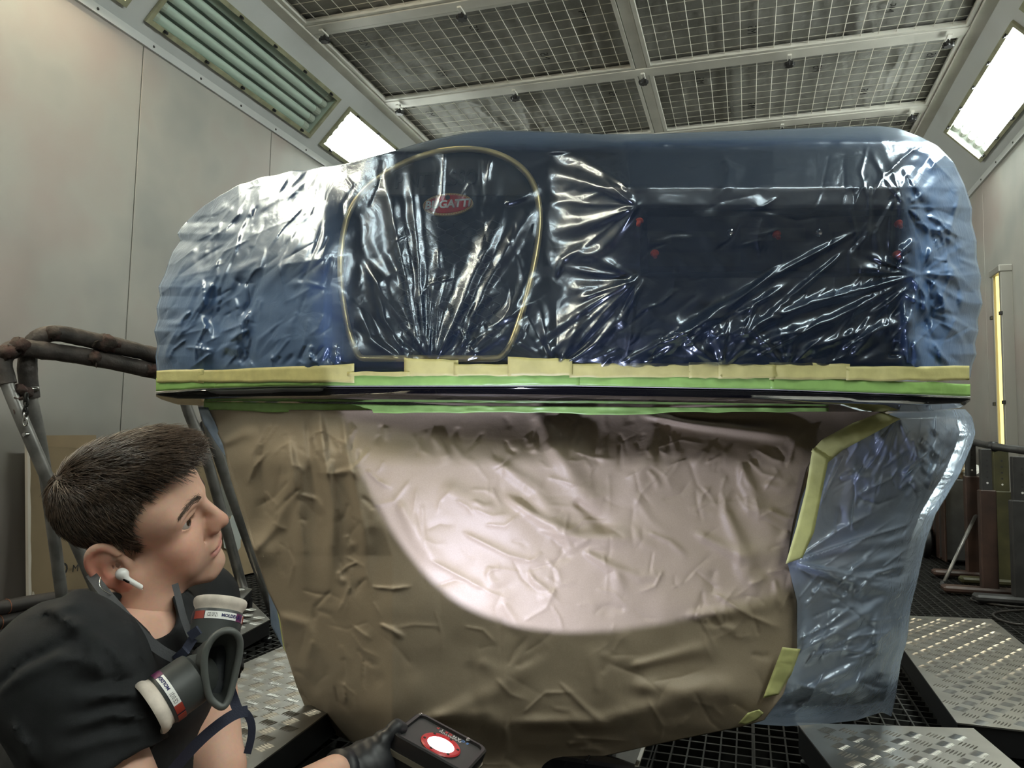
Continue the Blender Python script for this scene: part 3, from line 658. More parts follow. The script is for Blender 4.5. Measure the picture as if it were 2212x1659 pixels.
V, f = with_skirt(at(X, Y, D), ((0.03, 0.0), (0.1, 0.01), (0.25, 0.05), (0.45, 0.13)))
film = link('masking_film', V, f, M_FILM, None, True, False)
# gathered ends: brighter haze and sheen painted in per vertex, haze along the top too
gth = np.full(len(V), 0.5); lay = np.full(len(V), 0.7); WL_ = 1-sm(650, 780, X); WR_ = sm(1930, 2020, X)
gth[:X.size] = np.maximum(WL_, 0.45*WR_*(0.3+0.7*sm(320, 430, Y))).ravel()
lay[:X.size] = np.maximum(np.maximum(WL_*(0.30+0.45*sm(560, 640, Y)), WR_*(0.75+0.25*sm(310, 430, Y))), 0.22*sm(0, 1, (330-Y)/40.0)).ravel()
for nm_, ar_ in (('end_brighten', gth), ('layers', lay)):
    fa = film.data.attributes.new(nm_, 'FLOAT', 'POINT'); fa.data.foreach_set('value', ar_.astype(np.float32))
tag(film, 'crinkled bluish clear plastic film pulled over the upper bumper', 'plastic film')

# ------------------------------------------------------------------ brown masking paper below
M_PAPER = None
def _paper(nt, b, vec):
    n = nt.nodes.new('ShaderNodeTexNoise'); n.inputs['Scale'].default_value = 420; n.inputs['Detail'].default_value = 2; nt.links.new(vec, n.inputs['Vector'])
    n2 = nt.nodes.new('ShaderNodeTexNoise'); n2.inputs['Scale'].default_value = 7; n2.inputs['Detail'].default_value = 6; n2.inputs['Distortion'].default_value = 0.2; nt.links.new(vec, n2.inputs['Vector'])
    mx = nt.nodes.new('ShaderNodeMix'); mx.data_type = 'RGBA'; nt.links.new(n.outputs['Fac'], mx.inputs['Factor']); mx.inputs['A'].default_value = (0.31, 0.248, 0.175, 1); mx.inputs['B'].default_value = (0.40, 0.328, 0.242, 1)
    nt.links.new(mx.outputs['Result'], b.inputs['Base Color'])
    s = nt.nodes.new('ShaderNodeMath'); s.operation = 'SUBTRACT'; s.inputs[1].default_value = 0.5; nt.links.new(n2.outputs['Fac'], s.inputs[0]); a = nt.nodes.new('ShaderNodeMath'); a.operation = 'ABSOLUTE'; nt.links.new(s.outputs[0], a.inputs[0])
    bp = nt.nodes.new('ShaderNodeBump'); bp.inputs['Strength'].default_value = 0.13; bp.inputs['Distance'].default_value = 0.03; nt.links.new(a.outputs[0], bp.inputs['Height']); nt.links.new(bp.outputs['Normal'], b.inputs['Normal'])
M_PAPER = mat('kraft_paper', (0.36, 0.25, 0.15), 0.55, extra=_paper)
PL = [(440, 884), (462, 920), (482, 960), (500, 1040), (545, 1180), (552, 1200), (580, 1280), (604, 1330), (615, 1400), (640, 1480), (660, 1530), (692, 1572), (760, 1603)]
PB = [(760, 1603), (850, 1622), (1000, 1655), (1100, 1668), (1190, 1660), (1400, 1612), (1600, 1570), (1650, 1556)]
PR = [(1925, 884), (1850, 925), (1770, 968), (1745, 1010), (1715, 1130), (1703, 1210), (1722, 1300), (1724, 1400), (1692, 1500), (1650, 1556)]
PT = [(440, 884), (700, 886), (1000, 884), (1300, 888), (1925, 884)]
PLP = np.polyfit([q[1] for q in PL], [q[0] for q in PL], 3)
def Dpaper(x, y):
    xf = np.clip(740+(y-900)*0.36, 740, 848); lx = np.polyval(PLP, y)
    d = np.where(x < xf, 1.655+0.36*np.clip((xf-x)/(xf-lx+1), 0, 1)**1.15, 1.655+0.11*np.clip((x-xf)/(1725-xf), 0, 2)**1.4)
    # soften the fold
    d = d + 0.012*np.exp(-((x-xf)/40)**2)
    d = d + 0.085*(1-sm(880, 1010, y)) + 0.10*sm(1480, 1660, y)**2 - 0.02*np.sin(np.clip((y-950)/600, 0, 1)*math.pi)
    return d
Q = coons(boundary(PB, 360, 'len')[::1], boundary(PT, 360, 'len'), boundary(PL[::-1], 300, 'len'), boundary(PR[::-1], 300, 'len'))
X, Y = Q[..., 0], Q[..., 1]
PF = []
def pf(pts, amp, w, sharp=False): PF.append((pts, amp, w, sharp))
pf([(950, 1050), (1060, 1110), (1180, 1150)], 0.012, 40); pf([(1180, 950), (1260, 1060), (1300, 1110)], 0.014, 26); pf([(1090, 1070), (1180, 1130), (1250, 1160), (1420, 1165)], 0.016, 20); pf([(1240, 1080), (1300, 1130), (1330, 1150)], -0.012, 16)
pf([(1060, 990), (1160, 1060), (1230, 1180)], 0.012, 22); pf([(1150, 880), (1200, 960), (1290, 1010)], 0.012, 28); pf([(1420, 900), (1390, 1000), (1350, 1090)], 0.012, 26); pf([(1260, 1190), (1330, 1230), (1345, 1290)], 0.010, 14)
pf([(930, 1210), (1060, 1280), (1110, 1300)], 0.008, 14, True); pf([(860, 1080), (900, 1160), (960, 1240)], 0.010, 20); pf([(1000, 1150), (1100, 1200), (1180, 1220)], 0.009, 14, True)
pf([(1560, 1090), (1600, 1180), (1640, 1290)], 0.012, 22); pf([(1500, 1150), (1600, 1200), (1690, 1190)], 0.010, 18); pf([(1600, 1000), (1640, 1100), (1690, 1150)], 0.012, 22); pf([(1480, 1330), (1600, 1320), (1710, 1290)], 0.010, 20); pf([(1540, 1280), (1620, 1330), (1690, 1360)], 0.008, 14, True)
pf([(1360, 1480), (1480, 1490), (1660, 1480)], 0.016, 34); pf([(1360, 1440), (1440, 1420), (1560, 1390)], 0.008, 16); pf([(1100, 1560), (1300, 1560), (1500, 1500), (1640, 1500)], 0.014, 26); pf([(930, 1550), (1050, 1545), (1120, 1600)], 0.012, 26); pf([(860, 1580), (1060, 1500), (1200, 1400)], 0.008, 24)
pf([(620, 940), (640, 1060), (660, 1300)], 0.026, 18); pf([(690, 890), (700, 980), (720, 1100), (710, 1300)], 0.026, 15); pf([(665, 900), (672, 1000), (690, 1180)], -0.016, 12); pf([(740, 900), (755, 1000), (790, 1180), (800, 1300)], 0.016, 13); pf([(560, 960), (575, 1080), (560, 1190)], -0.020, 26); pf([(480, 960), (520, 940), (560, 930)], 0.014, 16); pf([(545, 1195), (600, 1130), (640, 1000)], 0.016, 18); pf([(600, 1330), (660, 1350), (700, 1450)], 0.016, 20); pf([(760, 1000), (790, 1100), (800, 1200)], 0.014, 20)
pf([(1390, 896), (1500, 915), (1700, 940), (1750, 985)], 0.022, 15); pf([(1450, 900), (1560, 905), (1700, 905)], -0.012, 14)
PF += scatter((880, 930, 1560, 1360), 120, 35, 60, 90, 0.0045, 10, 41, 0.75); PF += scatter((1480, 960, 1720, 1380), 55, 30, 70, 80, 0.005, 11, 42, 0.7); PF += scatter((560, 900, 830, 1500), 90, 80, 40, 80, 0.008, 10, 43, 0.75); PF += scatter((880, 1400, 1650, 1640), 40, 10, 50, 120, 0.005, 16, 44, 0.5); PF += scatter((600, 885, 1450, 960), 40, 80, 25, 60, 0.006, 9, 45, 0.7)
D = Dpaper(X, Y) - folds(X, Y, PF) - 0.010*vnoise(X, Y, 120, 5) - 0.004*vnoise(X, Y, 45, 6)
D = D - 0.03*np.exp(-((Y-1190)/30.0)**2)*np.exp(-((X-552)/40.0)**2)
paper = link('masking_paper', at(X, Y, D).reshape(-1, 3), grid_faces(*X.shape), M_PAPER, None, True, False)
tag(paper, 'large creased brown masking paper hanging below the bumper lip', 'masking paper')
md = paper.modifiers.new('thickness', 'SOLIDIFY'); md.thickness = 0.0006; md.offset = 0

# lower right film and the paper seen through it
FBL = [(1930, 890), (1850, 935), (1766, 985), (1730, 1080), (1700, 1212), (1722, 1300), (1722, 1410), (1690, 1500), (1600, 1562)]
FBB = [(1600, 1562), (1700, 1569), (1800, 1562), (1850, 1556), (1905, 1538), (1926, 1548)]
FBR = [(2085, 884), (2100, 900), (2108, 935), (2100, 962), (2075, 1022), (2022, 1110), (2000, 1172), (1981, 1260), (1968, 1310), (1960, 1380), (1946, 1430), (1936, 1500), (1926, 1548)]
FBT = [(1930, 890), (2000, 884), (2085, 884)]
Q = coons(boundary(FBB, 200, 'len'), boundary(FBT, 200, 'len'), boundary(FBL[::-1], 260, 'len'), boundary(FBR[::-1], 260, 'len')); X, Y = Q[..., 0], Q[..., 1]
def Dfilm2(x, y):
    rx = np.interp(y, [q[1] for q in FBR], [q[0] for q in FBR]); lx = np.interp(y, [q[1] for q in FBL], [q[0] for q in FBL]); q = np.clip((x-lx)/(rx-lx+1), 0, 1)
    return 1.752+0.12*q+0.20*q**4 + 0.06*(1-sm(884, 960, y)) + 0.12*sm(1440, 1560, y)**2 - 0.04*np.sin(np.clip((y-900)/600, 0, 1)*math.pi)
F2 = fan((1712, 1215), -30, 40, 12, 8, 300, 0.012, 12, 51) + fan((1940, 900), 60, 130, 14, 8, 220, 0.010, 11, 52) + scatter((1720, 1200, 1980, 1420), 50, -22, 12, 180, 0.010, 11, 53) + scatter((1760, 960, 2080, 1180), 55, -60, 30, 110, 0.010, 11, 54) + scatter((1960, 890, 2100, 1050), 36, 80, 35, 90, 0.011, 11, 55) + scatter((1640, 1400, 1930, 1550), 40, -35, 22, 150, 0.011, 12, 56)
F2 += [([(1725, 1500), (1830, 1450), (1960, 1330)], 0.02, 16, False), ([(1660, 1545), (1800, 1510), (1930, 1420)], 0.02, 16, False), ([(1728, 1410), (1850, 1340), (1970, 1250)], 0.016, 14, False), ([(1715, 1225), (1850, 1230), (1985, 1180)], 0.016, 14, False)]
_rx = np.interp(Y, [q[1] for q in FBR], [q[0] for q in FBR]); _lx = np.interp(Y, [q[1] for q in FBL], [q[0] for q in FBL]); _q = np.clip((X-_lx)/(_rx-_lx+1), 0, 1)
D = Dfilm2(X, Y) - folds(X, Y, F2)*(1-0.85*sm(0.72, 0.97, _q)) - 0.008*vnoise(X, Y, 60, 8)
Vg = at(X, Y, D); m_, n_ = X.shape
right_edge = Vg[:, -1]; ex = [right_edge + np.array([-0.02, 0.06, 0]), right_edge + np.array([-0.10, 0.22, 0]), right_edge + np.array([-0.22, 0.40, 0])]
V = np.concatenate([Vg.reshape(-1, 3)]+ex); f = [tuple(q) for q in grid_faces(m_, n_)]; prev = [r*n_+n_-1 for r in range(m_)]; b0 = m_*n_
for e in ex:
    cur = list(range(b0, b0+m_)); f += [(prev[i], cur[i], cur[i+1], prev[i+1]) for i in range(m_-1)]; prev = cur; b0 += m_
lowfilm = link('masking_film', V, f, M_FILM2, None, True, False); tag(lowfilm, 'pale blue translucent film hanging right of the brown paper', 'plastic film')
x, y = np.meshgrid(np.linspace(0, 1, 30), np.linspace(0, 1, 40)); yy = 905+y*600; lx = np.interp(yy, [q[1] for q in FBL], [q[0] for q in FBL])+0; rx = np.interp(yy, [q[1] for q in FBR], [q[0] for q in FBR])-35; xx = (lx-10)+(rx-lx+10)*x
inner = link('masking_paper', at(xx, yy, Dfilm2(xx, yy)+0.07+0.03*vnoise(xx, yy, 70, 12)).reshape(-1, 3), grid_faces(40, 30), M_PAPER, None, True, False)
tag(inner, 'brown paper showing through the pale film at the lower right', 'masking paper')
inner.modifiers.new('thickness', 'SOLIDIFY').thickness = 0.0006
# left edge slivers of film behind the paper
def sheet(name, poly, depth, m, label, cat, n=14):
    """small sheet between two polylines given bottom to top"""
    a, b = poly; A = boundary(a, n, 'len'); B = boundary(b, n, 'len'); k = 8; s = np.linspace(0, 1, k)[None, :, None]; Q = A[:, None]*(1-s)+B[:, None]*s
    X, Y = Q[..., 0], Q[..., 1]; D = depth(X, Y) - 0.012*vnoise(X, Y, 12, 9)
    o = link(name, at(X, Y, D).reshape(-1, 3), grid_faces(n, k), m, None, True, False); tag(o, label, cat); o.modifiers.new('thickness', 'SOLIDIFY').thickness = 0.0005; return o
sheet('masking_film', ([(428, 880), (440, 915), (462, 950), (486, 985)], [(450, 880), (470, 925), (490, 965), (500, 1000)]), lambda x, y: 2.06+0*x, M_FILM2, 'thin blue film strip behind the left paper edge', 'plastic film')
sheet('masking_film', ([(572, 1225), (582, 1300), (585, 1350), (612, 1400)], [(600, 1240), (612, 1310), (625, 1350), (640, 1420)]), lambda x, y: 2.06+0*x, M_FILM2, 'small pale film bulge low behind the left paper edge', 'plastic film')

# ------------------------------------------------------------------ tapes
M_TYEL = mat('yellow_masking_tape', (0.60, 0.56, 0.24), 0.5, var=0.08, vscale=30, bump=0.3, bscale=60)
M_TGRN = mat('green_masking_tape', (0.30, 0.52, 0.15), 0.4, var=0.10, vscale=25, bump=0.3, bscale=50)
M_TLIME = mat('lime_masking_tape', (0.64, 0.66, 0.28), 0.5, var=0.06, vscale=30, bump=0.2, bscale=60)
def tape(label, tops, bots, depth, m, n=None, k=6, seed=0, group=None):
    n = n or max(8, int(abs(tops[-1][0]-tops[0][0])/8)+int(abs(tops[-1][1]-tops[0][1])/8)); A = boundary(tops, n, 'len'); B = boundary(bots, n, 'len'); s = np.linspace(0, 1, k)[None, :, None]
    Q = A[:, None]*(1-s)+B[:, None]*s; X, Y = Q[..., 0], Q[..., 1]
    D = depth(X, Y) - 0.006*np.maximum(vnoise(X+seed*37, Y*2.2, 16, 10+seed), 0) - 0.003*vnoise(X+seed*17, Y, 40, 11)
    o = link('tape_strip', at(X, Y, D).reshape(-1, 3), grid_faces(n, k), m, None, True, False); tag(o, label, 'tape', group); md = o.modifiers.new('thickness', 'SOLIDIFY'); md.thickness = 0.0005; return o
def dt(off): return lambda x, y: ip(x, LIPD) + np.where(y < 812, -0.006, -0.006)*1 + off
GE = lambda x: float(ip(np.array([x]), YE)[0])
def green(x0, x1, label, seed):
    xs = np.linspace(x0, x1, 12); tape(label, [(x, GE(x)-31+(3 if i % 3 else 0)) for i, x in enumerate(xs)], [(x, GE(x)-2) for x in xs], dt(-0.010), M_TGRN, seed=seed)
green(337, 470, 'short green tape at the left end above the lip', 1); green(462, 1252, 'long green tape over the lip under the grille', 2); green(1246, 1672, 'green tape over the lip under the recessed panel', 3); green(1664, 2096, 'green tape over the lip at its right end', 4)
ytp = [((338, 800), (440, 797), 826, 'pale yellow tape at the far left end of the green tape'), ((428, 800), (765, 786), 826, 'long yellow tape below the left wing film'), ((750, 803), (885, 803), 812, 'low yellow tape below the left grille corner'), ((873, 774), (990, 778), 812, 'yellow tape flap centred below the grille'), ((980, 788), (1104, 786), 812, 'yellow tape between grille flap and right grille corner'), ((1097, 770), (1236, 776), 812, 'yellow tape with raised edge right of the grille'), ((1230, 785), (1500, 785), 815, 'yellow tape below the dark film left of the panel'), ((1488, 783), (1560, 783), 817, 'short folded yellow tape below the recessed panel'), ((1552, 786), (1675, 788), 818, 'wrinkled yellow tape below the panel centre'), ((1662, 783), (1836, 786), 820, 'yellow tape with square right end below the panel'), ((1828, 792), (2094, 790), 822, 'yellow tape at the right end of the bumper')]
for i, (a, b, yb, lab) in enumerate(ytp):
    r = random.Random(i); xs = np.linspace(a[0], b[0], 9); tape(lab, [(x, a[1]+(b[1]-a[1])*k/8+r.uniform(-1.2, 1.2)) for k, x in enumerate(xs)], [(x, yb+r.uniform(-1.5, 1.5)) for x in xs], dt(-0.013-0.0012*(i % 3)), M_TYEL, seed=20+i)
# green tape along the top of the paper
xs = np.linspace(440, 1790, 40); tape('green tape strip joining paper and lip underside', [(x, float(ip(np.array([x]), YL)[0])-9) for x in xs], [(x, float(ip(np.array([x]), [(440, 884), (600, 890), (760, 892), (1150, 890), (1350, 897), (1450, 890), (1790, 889)])[0])+(2 if i % 4 == 0 else 0)) for i, x in enumerate(xs)], lambda x, y: ip(x, LIPD)+0.10+0*y, M_TGRN, seed=41)
def dmin(off): return lambda x, y: np.minimum(Dpaper(x, y), Dfilm2(x, y))+off
tape('yellow-green tape running diagonally from the lip to the paper corner', [(1905, 890), (1840, 915), (1775, 950), (1752, 975)], [(1945, 905), (1890, 935), (1820, 972), (1785, 1002)], dmin(-0.022), M_TLIME, seed=42)
tape('long upright yellow-green tape along the right paper edge', [(1755, 968), (1740, 1060), (1720, 1140), (1697, 1218)], [(1790, 990), (1776, 1060), (1758, 1150), (1733, 1205)], dmin(-0.026), M_TLIME, seed=43)
tape('short tilted yellow-green tape low on the paper edge', [(1690, 1398), (1670, 1450), (1648, 1508)], [(1729, 1402), (1710, 1455), (1682, 1500)], dmin(-0.026), M_TLIME, seed=44)
tape('small crumpled yellow-green tape at the lower paper corner', [(1595, 1563), (1615, 1540), (1640, 1533)], [(1610, 1566), (1635, 1556), (1650, 1540)], dmin(-0.03), M_TLIME, n=10, seed=45)
tape('thin yellow-green tape low on the left paper edge', [(590, 1282), (603, 1340), (612, 1400), (618, 1410)], [(602, 1300), (615, 1345), (622, 1400), (625, 1412)], lambda x, y: 2.02+0*x, M_TLIME, seed=46)

# ------------------------------------------------------------------ floor plates
def inpoly(p, poly):
    c = False; n = len(poly)
    for i in range(n):
        (x0, y0), (x1, y1) = poly[i], poly[(i+1) % n]
        if (y0 > p[1]) != (y1 > p[1]) and p[0] < (x1-x0)*(p[1]-y0)/(y1-y0)+x0: c = not c
    return c
def tread_plate(px, label, ang, ztop=0.10, frame_h=0.07, pitch=0.052):
    poly = [on_z(x, y, ztop)[:2] for x, y in px]; c = np.mean(poly, axis=0)
    t = empty('tread_plate', (c[0], c[1], 0), label, 'floor plate', 'aluminium tread plates on the floor')
    top = G().prism([(p[0], p[1], ztop-0.004) for p in poly], (0, 0, 0.004)).build('plate', M_ALU)
    ins = [c+(np.array(p)-c)*0.985 for p in poly]
    fr = G().prism([(p[0], p[1], ztop-0.004-frame_h) for p in ins], (0, 0, frame_h-0.0005)).build('frame', M_BLACKFR)
    local(t, top, fr)
    for p in ins:
        q = c+(np.array(p)-c)*0.9
        local(t, G().lathe([(0.022, 0.001), (0.022, 0.012), (0.012, 0.016), (0.012, ztop-0.004-frame_h)], 12, Matrix.Translation((q[0], q[1], 0))).build('foot', M_BLACKFR, None, 40))
    lo = np.min(poly, 0); hi = np.max(poly, 0); g = G(); ca, sa = math.cos(ang), math.sin(ang); R = max(hi-lo)*0.8; n = int(R/pitch)+1
    for i in range(-n, n+1):
        for j in range(-n, n+1):
            o = c + np.array([ca, sa])*i*pitch + np.array([-sa, ca])*j*pitch; o = np.array(o)
            if not all(inpoly(o+np.array(e), poly) for e in ((0.02, 0.02), (-0.02, 0.02), (0.02, -0.02), (-0.02, -0.02))): continue
            if on_z_far(o): continue
            d = np.array([ca, sa]) if (i+j) % 2 else np.array([-sa, ca]); d = np.array([d[0]-d[1], d[0]+d[1]])/math.sqrt(2)
            e = np.array([-d[1], d[0]])
            for k in range(-2, 3):
                m = o + e*k*0.0082; L, W = 0.018, 0.0024
                v = [(*(m-d*L), ztop), (*(m+e*W), ztop), (*(m+d*L), ztop), (*(m-e*W), ztop), (*(m-d*L*0.55), ztop+0.0024), (*(m+d*L*0.55), ztop+0.0024)]
                g.add(v, [(0, 3, 4), (3, 2, 5, 4), (2, 1, 5), (1, 0, 4, 5)])
    b = g.build('tread_bars', M_ALU, None, False, False); b['kind'] = 'stuff'; local(t, b)
    return t
def on_z_far(o):
    q = np.array([o[0], o[1], 0.1])-CAM; z = q@FWD
    if z < 0.2: return True
    x = 1106+FPX*(q@RGT)/z; y = 829.5-FPX*(q@UPV)/z
    return not (-60 < x < 2280 and y < 1720)
tread_plate([(420, 1480), (640, 1383), (815, 1458), (552, 1656), (420, 1755)], 'aluminium tread plate at the left between the man and the paper', 0.55)
tread_plate([(470, 1336), (545, 1300), (583, 1338), (520, 1372)], 'small aluminium tread plate behind the respirator filter at the left', 0.5, 0.085, 0.055)
tread_plate([(450, 1308), (512, 1262), (545, 1272), (500, 1320)], 'raised narrow tread plate just behind the man, left of the paper', 0.5, 0.16, 0.03)
tread_plate([(1897, 1327), (2142, 1337), (2420, 1560), (2330, 1592), (2067, 1561)], 'large shiny tread plate at the right edge beyond the film', 0.25)
tread_plate([(1721, 1561), (2103, 1573), (2290, 1730), (1860, 1740)], 'dark tread plate in the lower right corner, nearest the camera', 0.2, 0.10)
# base of the stand that carries the bumper
sb = on_z(1290, 1625, 0.0)
st = empty('bumper_stand', (sb[0], sb[1], 0), 'black bumper stand base with bright edge strip under the paper', 'stand')
x0, y0 = sb[0]-0.16, sb[1]-0.25
g1 = G().bbox((x0, y0, 0.001), (x0+0.30, y0+0.55, 0.075), 0.006).build('base_box', mat('stand_black', (0.006, 0.006, 0.008), 0.18, coat=0.5))
g2 = G().bbox((x0+0.293, y0-0.002, 0.070), (x0+0.303, y0+0.55, 0.081), 0.001).build('edge_strip', M_CHROME)
g3 = G().bbox((x0+0.18, y0-0.002, 0.0745), (x0+0.185, y0+0.5, 0.078), 0.001).build('seam_strip', M_STEELDK)
g4 = G().bbox((x0+0.10, y0+0.36, 0.07), (x0+0.18, y0+0.44, 0.88), 0.006).build('column', M_BLACKFR)
g5 = G().bbox((x0-0.62, y0+0.37, 0.86), (x0+0.85, y0+0.43, 0.905), 0.006).build('cross_bar', M_BLACKFR)
local(st, g1, g2, g3, g4, g5)
ce = text_mesh('rating_mark', 'CE', 0.028, Matrix.Translation((x0+0.10, y0+0.20, 0.0755)), M_PAPERWHITE); local(st, ce)

# ------------------------------------------------------------------ tubular trestle at the left wall
M_TUBE = mat('worn_grey_tube', (0.24, 0.235, 0.225), 0.38, metal=0.55, var=0.4, vscale=9)
M_FOAM = mat('overspray_foam_sleeve', (0.055, 0.045, 0.04), 0.6, var=0.5, vscale=14, bump=0.6, bscale=30, bdist=0.01)
M_RAG = mat('paint_crusted_rag', (0.06, 0.028, 0.024), 0.8, col2=(0.035, 0.028, 0.022), vscale=25, bump=0.8, bscale=40, bdist=0.01)
def open_chaikin(p, k=2):
    p = np.array(p, float)
    for _ in range(k):
        a, b = p[:-1], p[1:]; p = np.concatenate([p[:1], np.stack([0.75*a+0.25*b, 0.25*a+0.75*b], 1).reshape(-1, p.shape[1]), p[-1:]])
    return p
def pts3(l): a = np.array(l, float); return at(a[:, 0], a[:, 1], a[:, 2])
def to_floor(p, q):
    """extend the line p->q down to the floor"""
    d = q-p; return p + d*(p[2]-0.006)/(-d[2])
U1 = pts3([(130, 1260, 2.86), (90, 960, 2.70), (66, 860, 2.66), (57, 790, 2.65), (66, 740, 2.65), (108, 716, 2.67), (175, 729, 2.75), (340, 768, 2.95), (398, 784, 3.02), (425, 812, 3.05), (440, 880, 3.08), (470, 985, 3.15), (552, 1215, 3.33)])
U2 = pts3([(150, 1140, 2.66), (101, 1030, 2.62), (53, 920, 2.58), (15, 830, 2.56), (2, 785, 2.56), (14, 758, 2.57), (50, 750, 2.6), (100, 758, 2.65), (200, 772, 2.78), (340, 803, 2.95), (382, 822, 3.0), (396, 855, 3.03), (412, 905, 3.06), (440, 965, 3.1), (480, 1110, 3.2)])
tr = empty('tubular_trestle', (float(U1[3][0]), float(U1[3][1])+0.1, 0), 'paint-crusted folding tube trestle standing by the left wall', 'trestle')
for U in (U1, U2):
    path = np.concatenate([[to_floor(U[1], U[0])], U, [to_floor(U[-2], U[-1])]])
    local(tr, G().tube(open_chaikin(path, 3), 0.0215, 12).build('leg_frame', M_TUBE, None, True))
def sleeve(U, i0, i1, r, m, seed):
    p = open_chaikin(U[i0:i1], 3); t = np.linspace(0, 1, 90); k = np.linspace(0, 1, len(p)); q = np.stack([np.interp(t, k, p[:, i]) for i in range(3)], 1)
    rr = np.random.RandomState(seed); n = np.convolve(rr.rand(100), np.ones(5)/5, 'same')[5:95]-0.5
    local(tr, G().tube(q, r+0.012*n*np.linspace(0.2, 1, 90), 12).build('foam_sleeve', m, None, True))
sleeve(U1, 2, 9, 0.031, M_FOAM, 1); sleeve(U2, 3, 10, 0.031, M_FOAM, 2)
r_ = random.Random(4)
for (x, y, d, s) in ((113, 720, 2.66, 0.022), (225, 742, 2.80, 0.03), (240, 746, 2.82, 0.024), (40, 748, 2.58, 0.026), (15, 762, 2.55, 0.022), (200, 772, 2.76, 0.022), (52, 848, 2.60, 0.020), (42, 842, 2.58, 0.018), (325, 800, 2.92, 0.024), (316, 762, 2.92, 0.018)):
    c = P(x, y, d); g = G(); v = []; f = []; n1, n2 = 14, 9
    for j in range(n2):
        th = math.pi*j/(n2-1)
        for i in range(n1):
            ph = 2*math.pi*i/n1; R = s*(1+r_.uniform(-0.2, 0.3)); v.append((c[0]+R*1.5*math.sin(th)*math.cos(ph), c[1]+R*math.sin(th)*math.sin(ph), c[2]+R*math.cos(th)))
    for j in range(n2-1):
        for i in range(n1): f.append((j*n1+i, j*n1+(i+1) % n1, (j+1)*n1+(i+1) % n1, (j+1)*n1+i))
    local(tr, g.add(v, f).build('paint_lump', M_RAG, None, True))
for (x0, y0, x1, y1, d) in ((205, 775, 208, 795, 2.76), (50, 860, 28, 870, 2.57), (30, 878, 32, 895, 2.56), (200, 748, 214, 735, 2.76), (14, 858, 40, 862, 2.56)):
    a, b = P(x0, y0, d), P(x1, y1, d-0.01); local(tr, G().tube([a, (a+b)/2+np.array([0, 0, 0.004]), b], [0.007, 0.005, 0.001], 6).build('paint_drip', M_RAG))
for (x, y, d) in ((60, 938, 2.575), (72, 840, 2.63), (412, 930, 3.04)):
    Mf = frame(P(x, y, d), RGT, UPV); local(tr, G().lathe([(0.009, -0.02), (0.009, 0.018), (0.006, 0.022), (0.001, 0.022)], 12, Mf).build('pivot_bolt', M_CHROME, None, 40))
for k in range(6):     # chain
    c = P(57-k*0.6, 858+k*10.5, 2.545); Mf = frame(c, RGT if k % 2 else FWD, UPV); q = [Mf @ Vector((0.0075*math.cos(a), 0.015*math.sin(a), 0)) for a in np.linspace(0, 2*math.pi, 17)[:-1]]
    local(tr, G().tube(q, 0.0032, 6, closed=True).build('chain_link', M_CHROME if k > 3 else M_STEELDK, None, True))
# ------------------------------------------------------------------ boards on the left wall
def on_x(x, y, X): v = P(x, y, 1.0)-CAM; return CAM+v*X/v[0]
M_CARD = mat('brown_fibreboard', (0.17, 0.125, 0.07), 0.7, var=0.12, vscale=4, bump=0.1, bscale=80)
M_CARD2 = mat('light_cardboard', (0.27, 0.20, 0.12), 0.7, var=0.1, vscale=5)
M_EDGE = mat('torn_white_edge', (0.5, 0.47, 0.42), 0.8)
M_GREYB = mat('grey_board', (0.17, 0.17, 0.15), 0.6, var=0.1, vscale=3)
def board(name, px, X, m, label, th=0.012, bottom=0.02, lean=0.08):
    """upright sheet: the two top corners are given, the foot stands on the floor"""
    a, b = on_x(*px[0], X), on_x(*px[1], X); t = empty(name, ((a[0]+b[0])/2+lean, (a[1]+b[1])/2, 0.0), label, 'board')
    v = [a, b, np.array([X+lean, b[1], bottom]), np.array([X+lean, a[1], bottom])]
    o = G().prism(v, (th, 0, 0.001)).build('sheet', m); local(t, o); return t, a, b
t, a, b = board('fibreboard_sheet', ((55, 962), (470, 985)), -2.93, M_CARD, 'brown fibreboard sheet with torn white edge behind the man')
e = []
for k in range(12):
    z = a[2]*(1-k/11.0)+0.02; x = -2.93+0.08*k/11.0; w = 0.006+0.006*rng.random(); e.append((x, z, w))
v = []; f = []
for x, z, w in e: v += [(x+0.013, a[1]-0.004, z), (x+0.0145, a[1]+w, z), (x-0.002, a[1]-0.004, z)]
for i in range(11): f += [(i*3, i*3+1, i*3+4, i*3+3), (i*3+2, i*3, i*3+3, i*3+5)]
local(t, G().add(v, f).build('torn_edge', M_EDGE))
v = [(-2.905+0.08*0.86, a[1]+q[0], 0.16+q[1]) for q in ((0, 0), (0.05, -0.13), (0.02, -0.15), (-0.004, -0.15))]
local(t, G().prism(v, (0.008, 0, 0)).build('torn_corner', M_EDGE))
for (x, y, s, body) in ((133, 1232, 0.085, 'Q'), (163, 1228, 0.045, 'M'), (45, 1218, 0.04, 'U')):
    p = on_x(x, y, -2.845); 
    if body == 'U': continue
    tm = text_mesh('scribble', body, s, frame(p, (0, 1, 0), (0.04, 0, 1)), M_INK); local(t, tm)
board('fibreboard_sheet', ((92, 941), (205, 940)), -2.965, M_CARD2, 'lighter brown board with rounded top behind the fibreboard sheet', 0.008, 0.02, 0.02)
board('grey_panel_sheet', ((432, 955), (640, 985)), -2.95, M_GREYB, 'grey panel leaning on the wall behind the trestle leg', 0.010, 0.02, 0.03)
t, a, b = board('cardboard_sheet', ((400, 1112), (600, 1120)), -2.88, M_CARD2, 'low cardboard sheet with white paint blotch left of the paper', 0.006, 0.012, 0.04)
bl = on_x(500, 1155, -2.855); v = [(bl[0]+0.012, bl[1]+0.10*math.cos(k/14*6.283)*(1+0.25*math.sin(k*2.3)), bl[2]+0.10*math.sin(k/14*6.283)*(1+0.2*math.cos(k*1.7))) for k in range(14)]
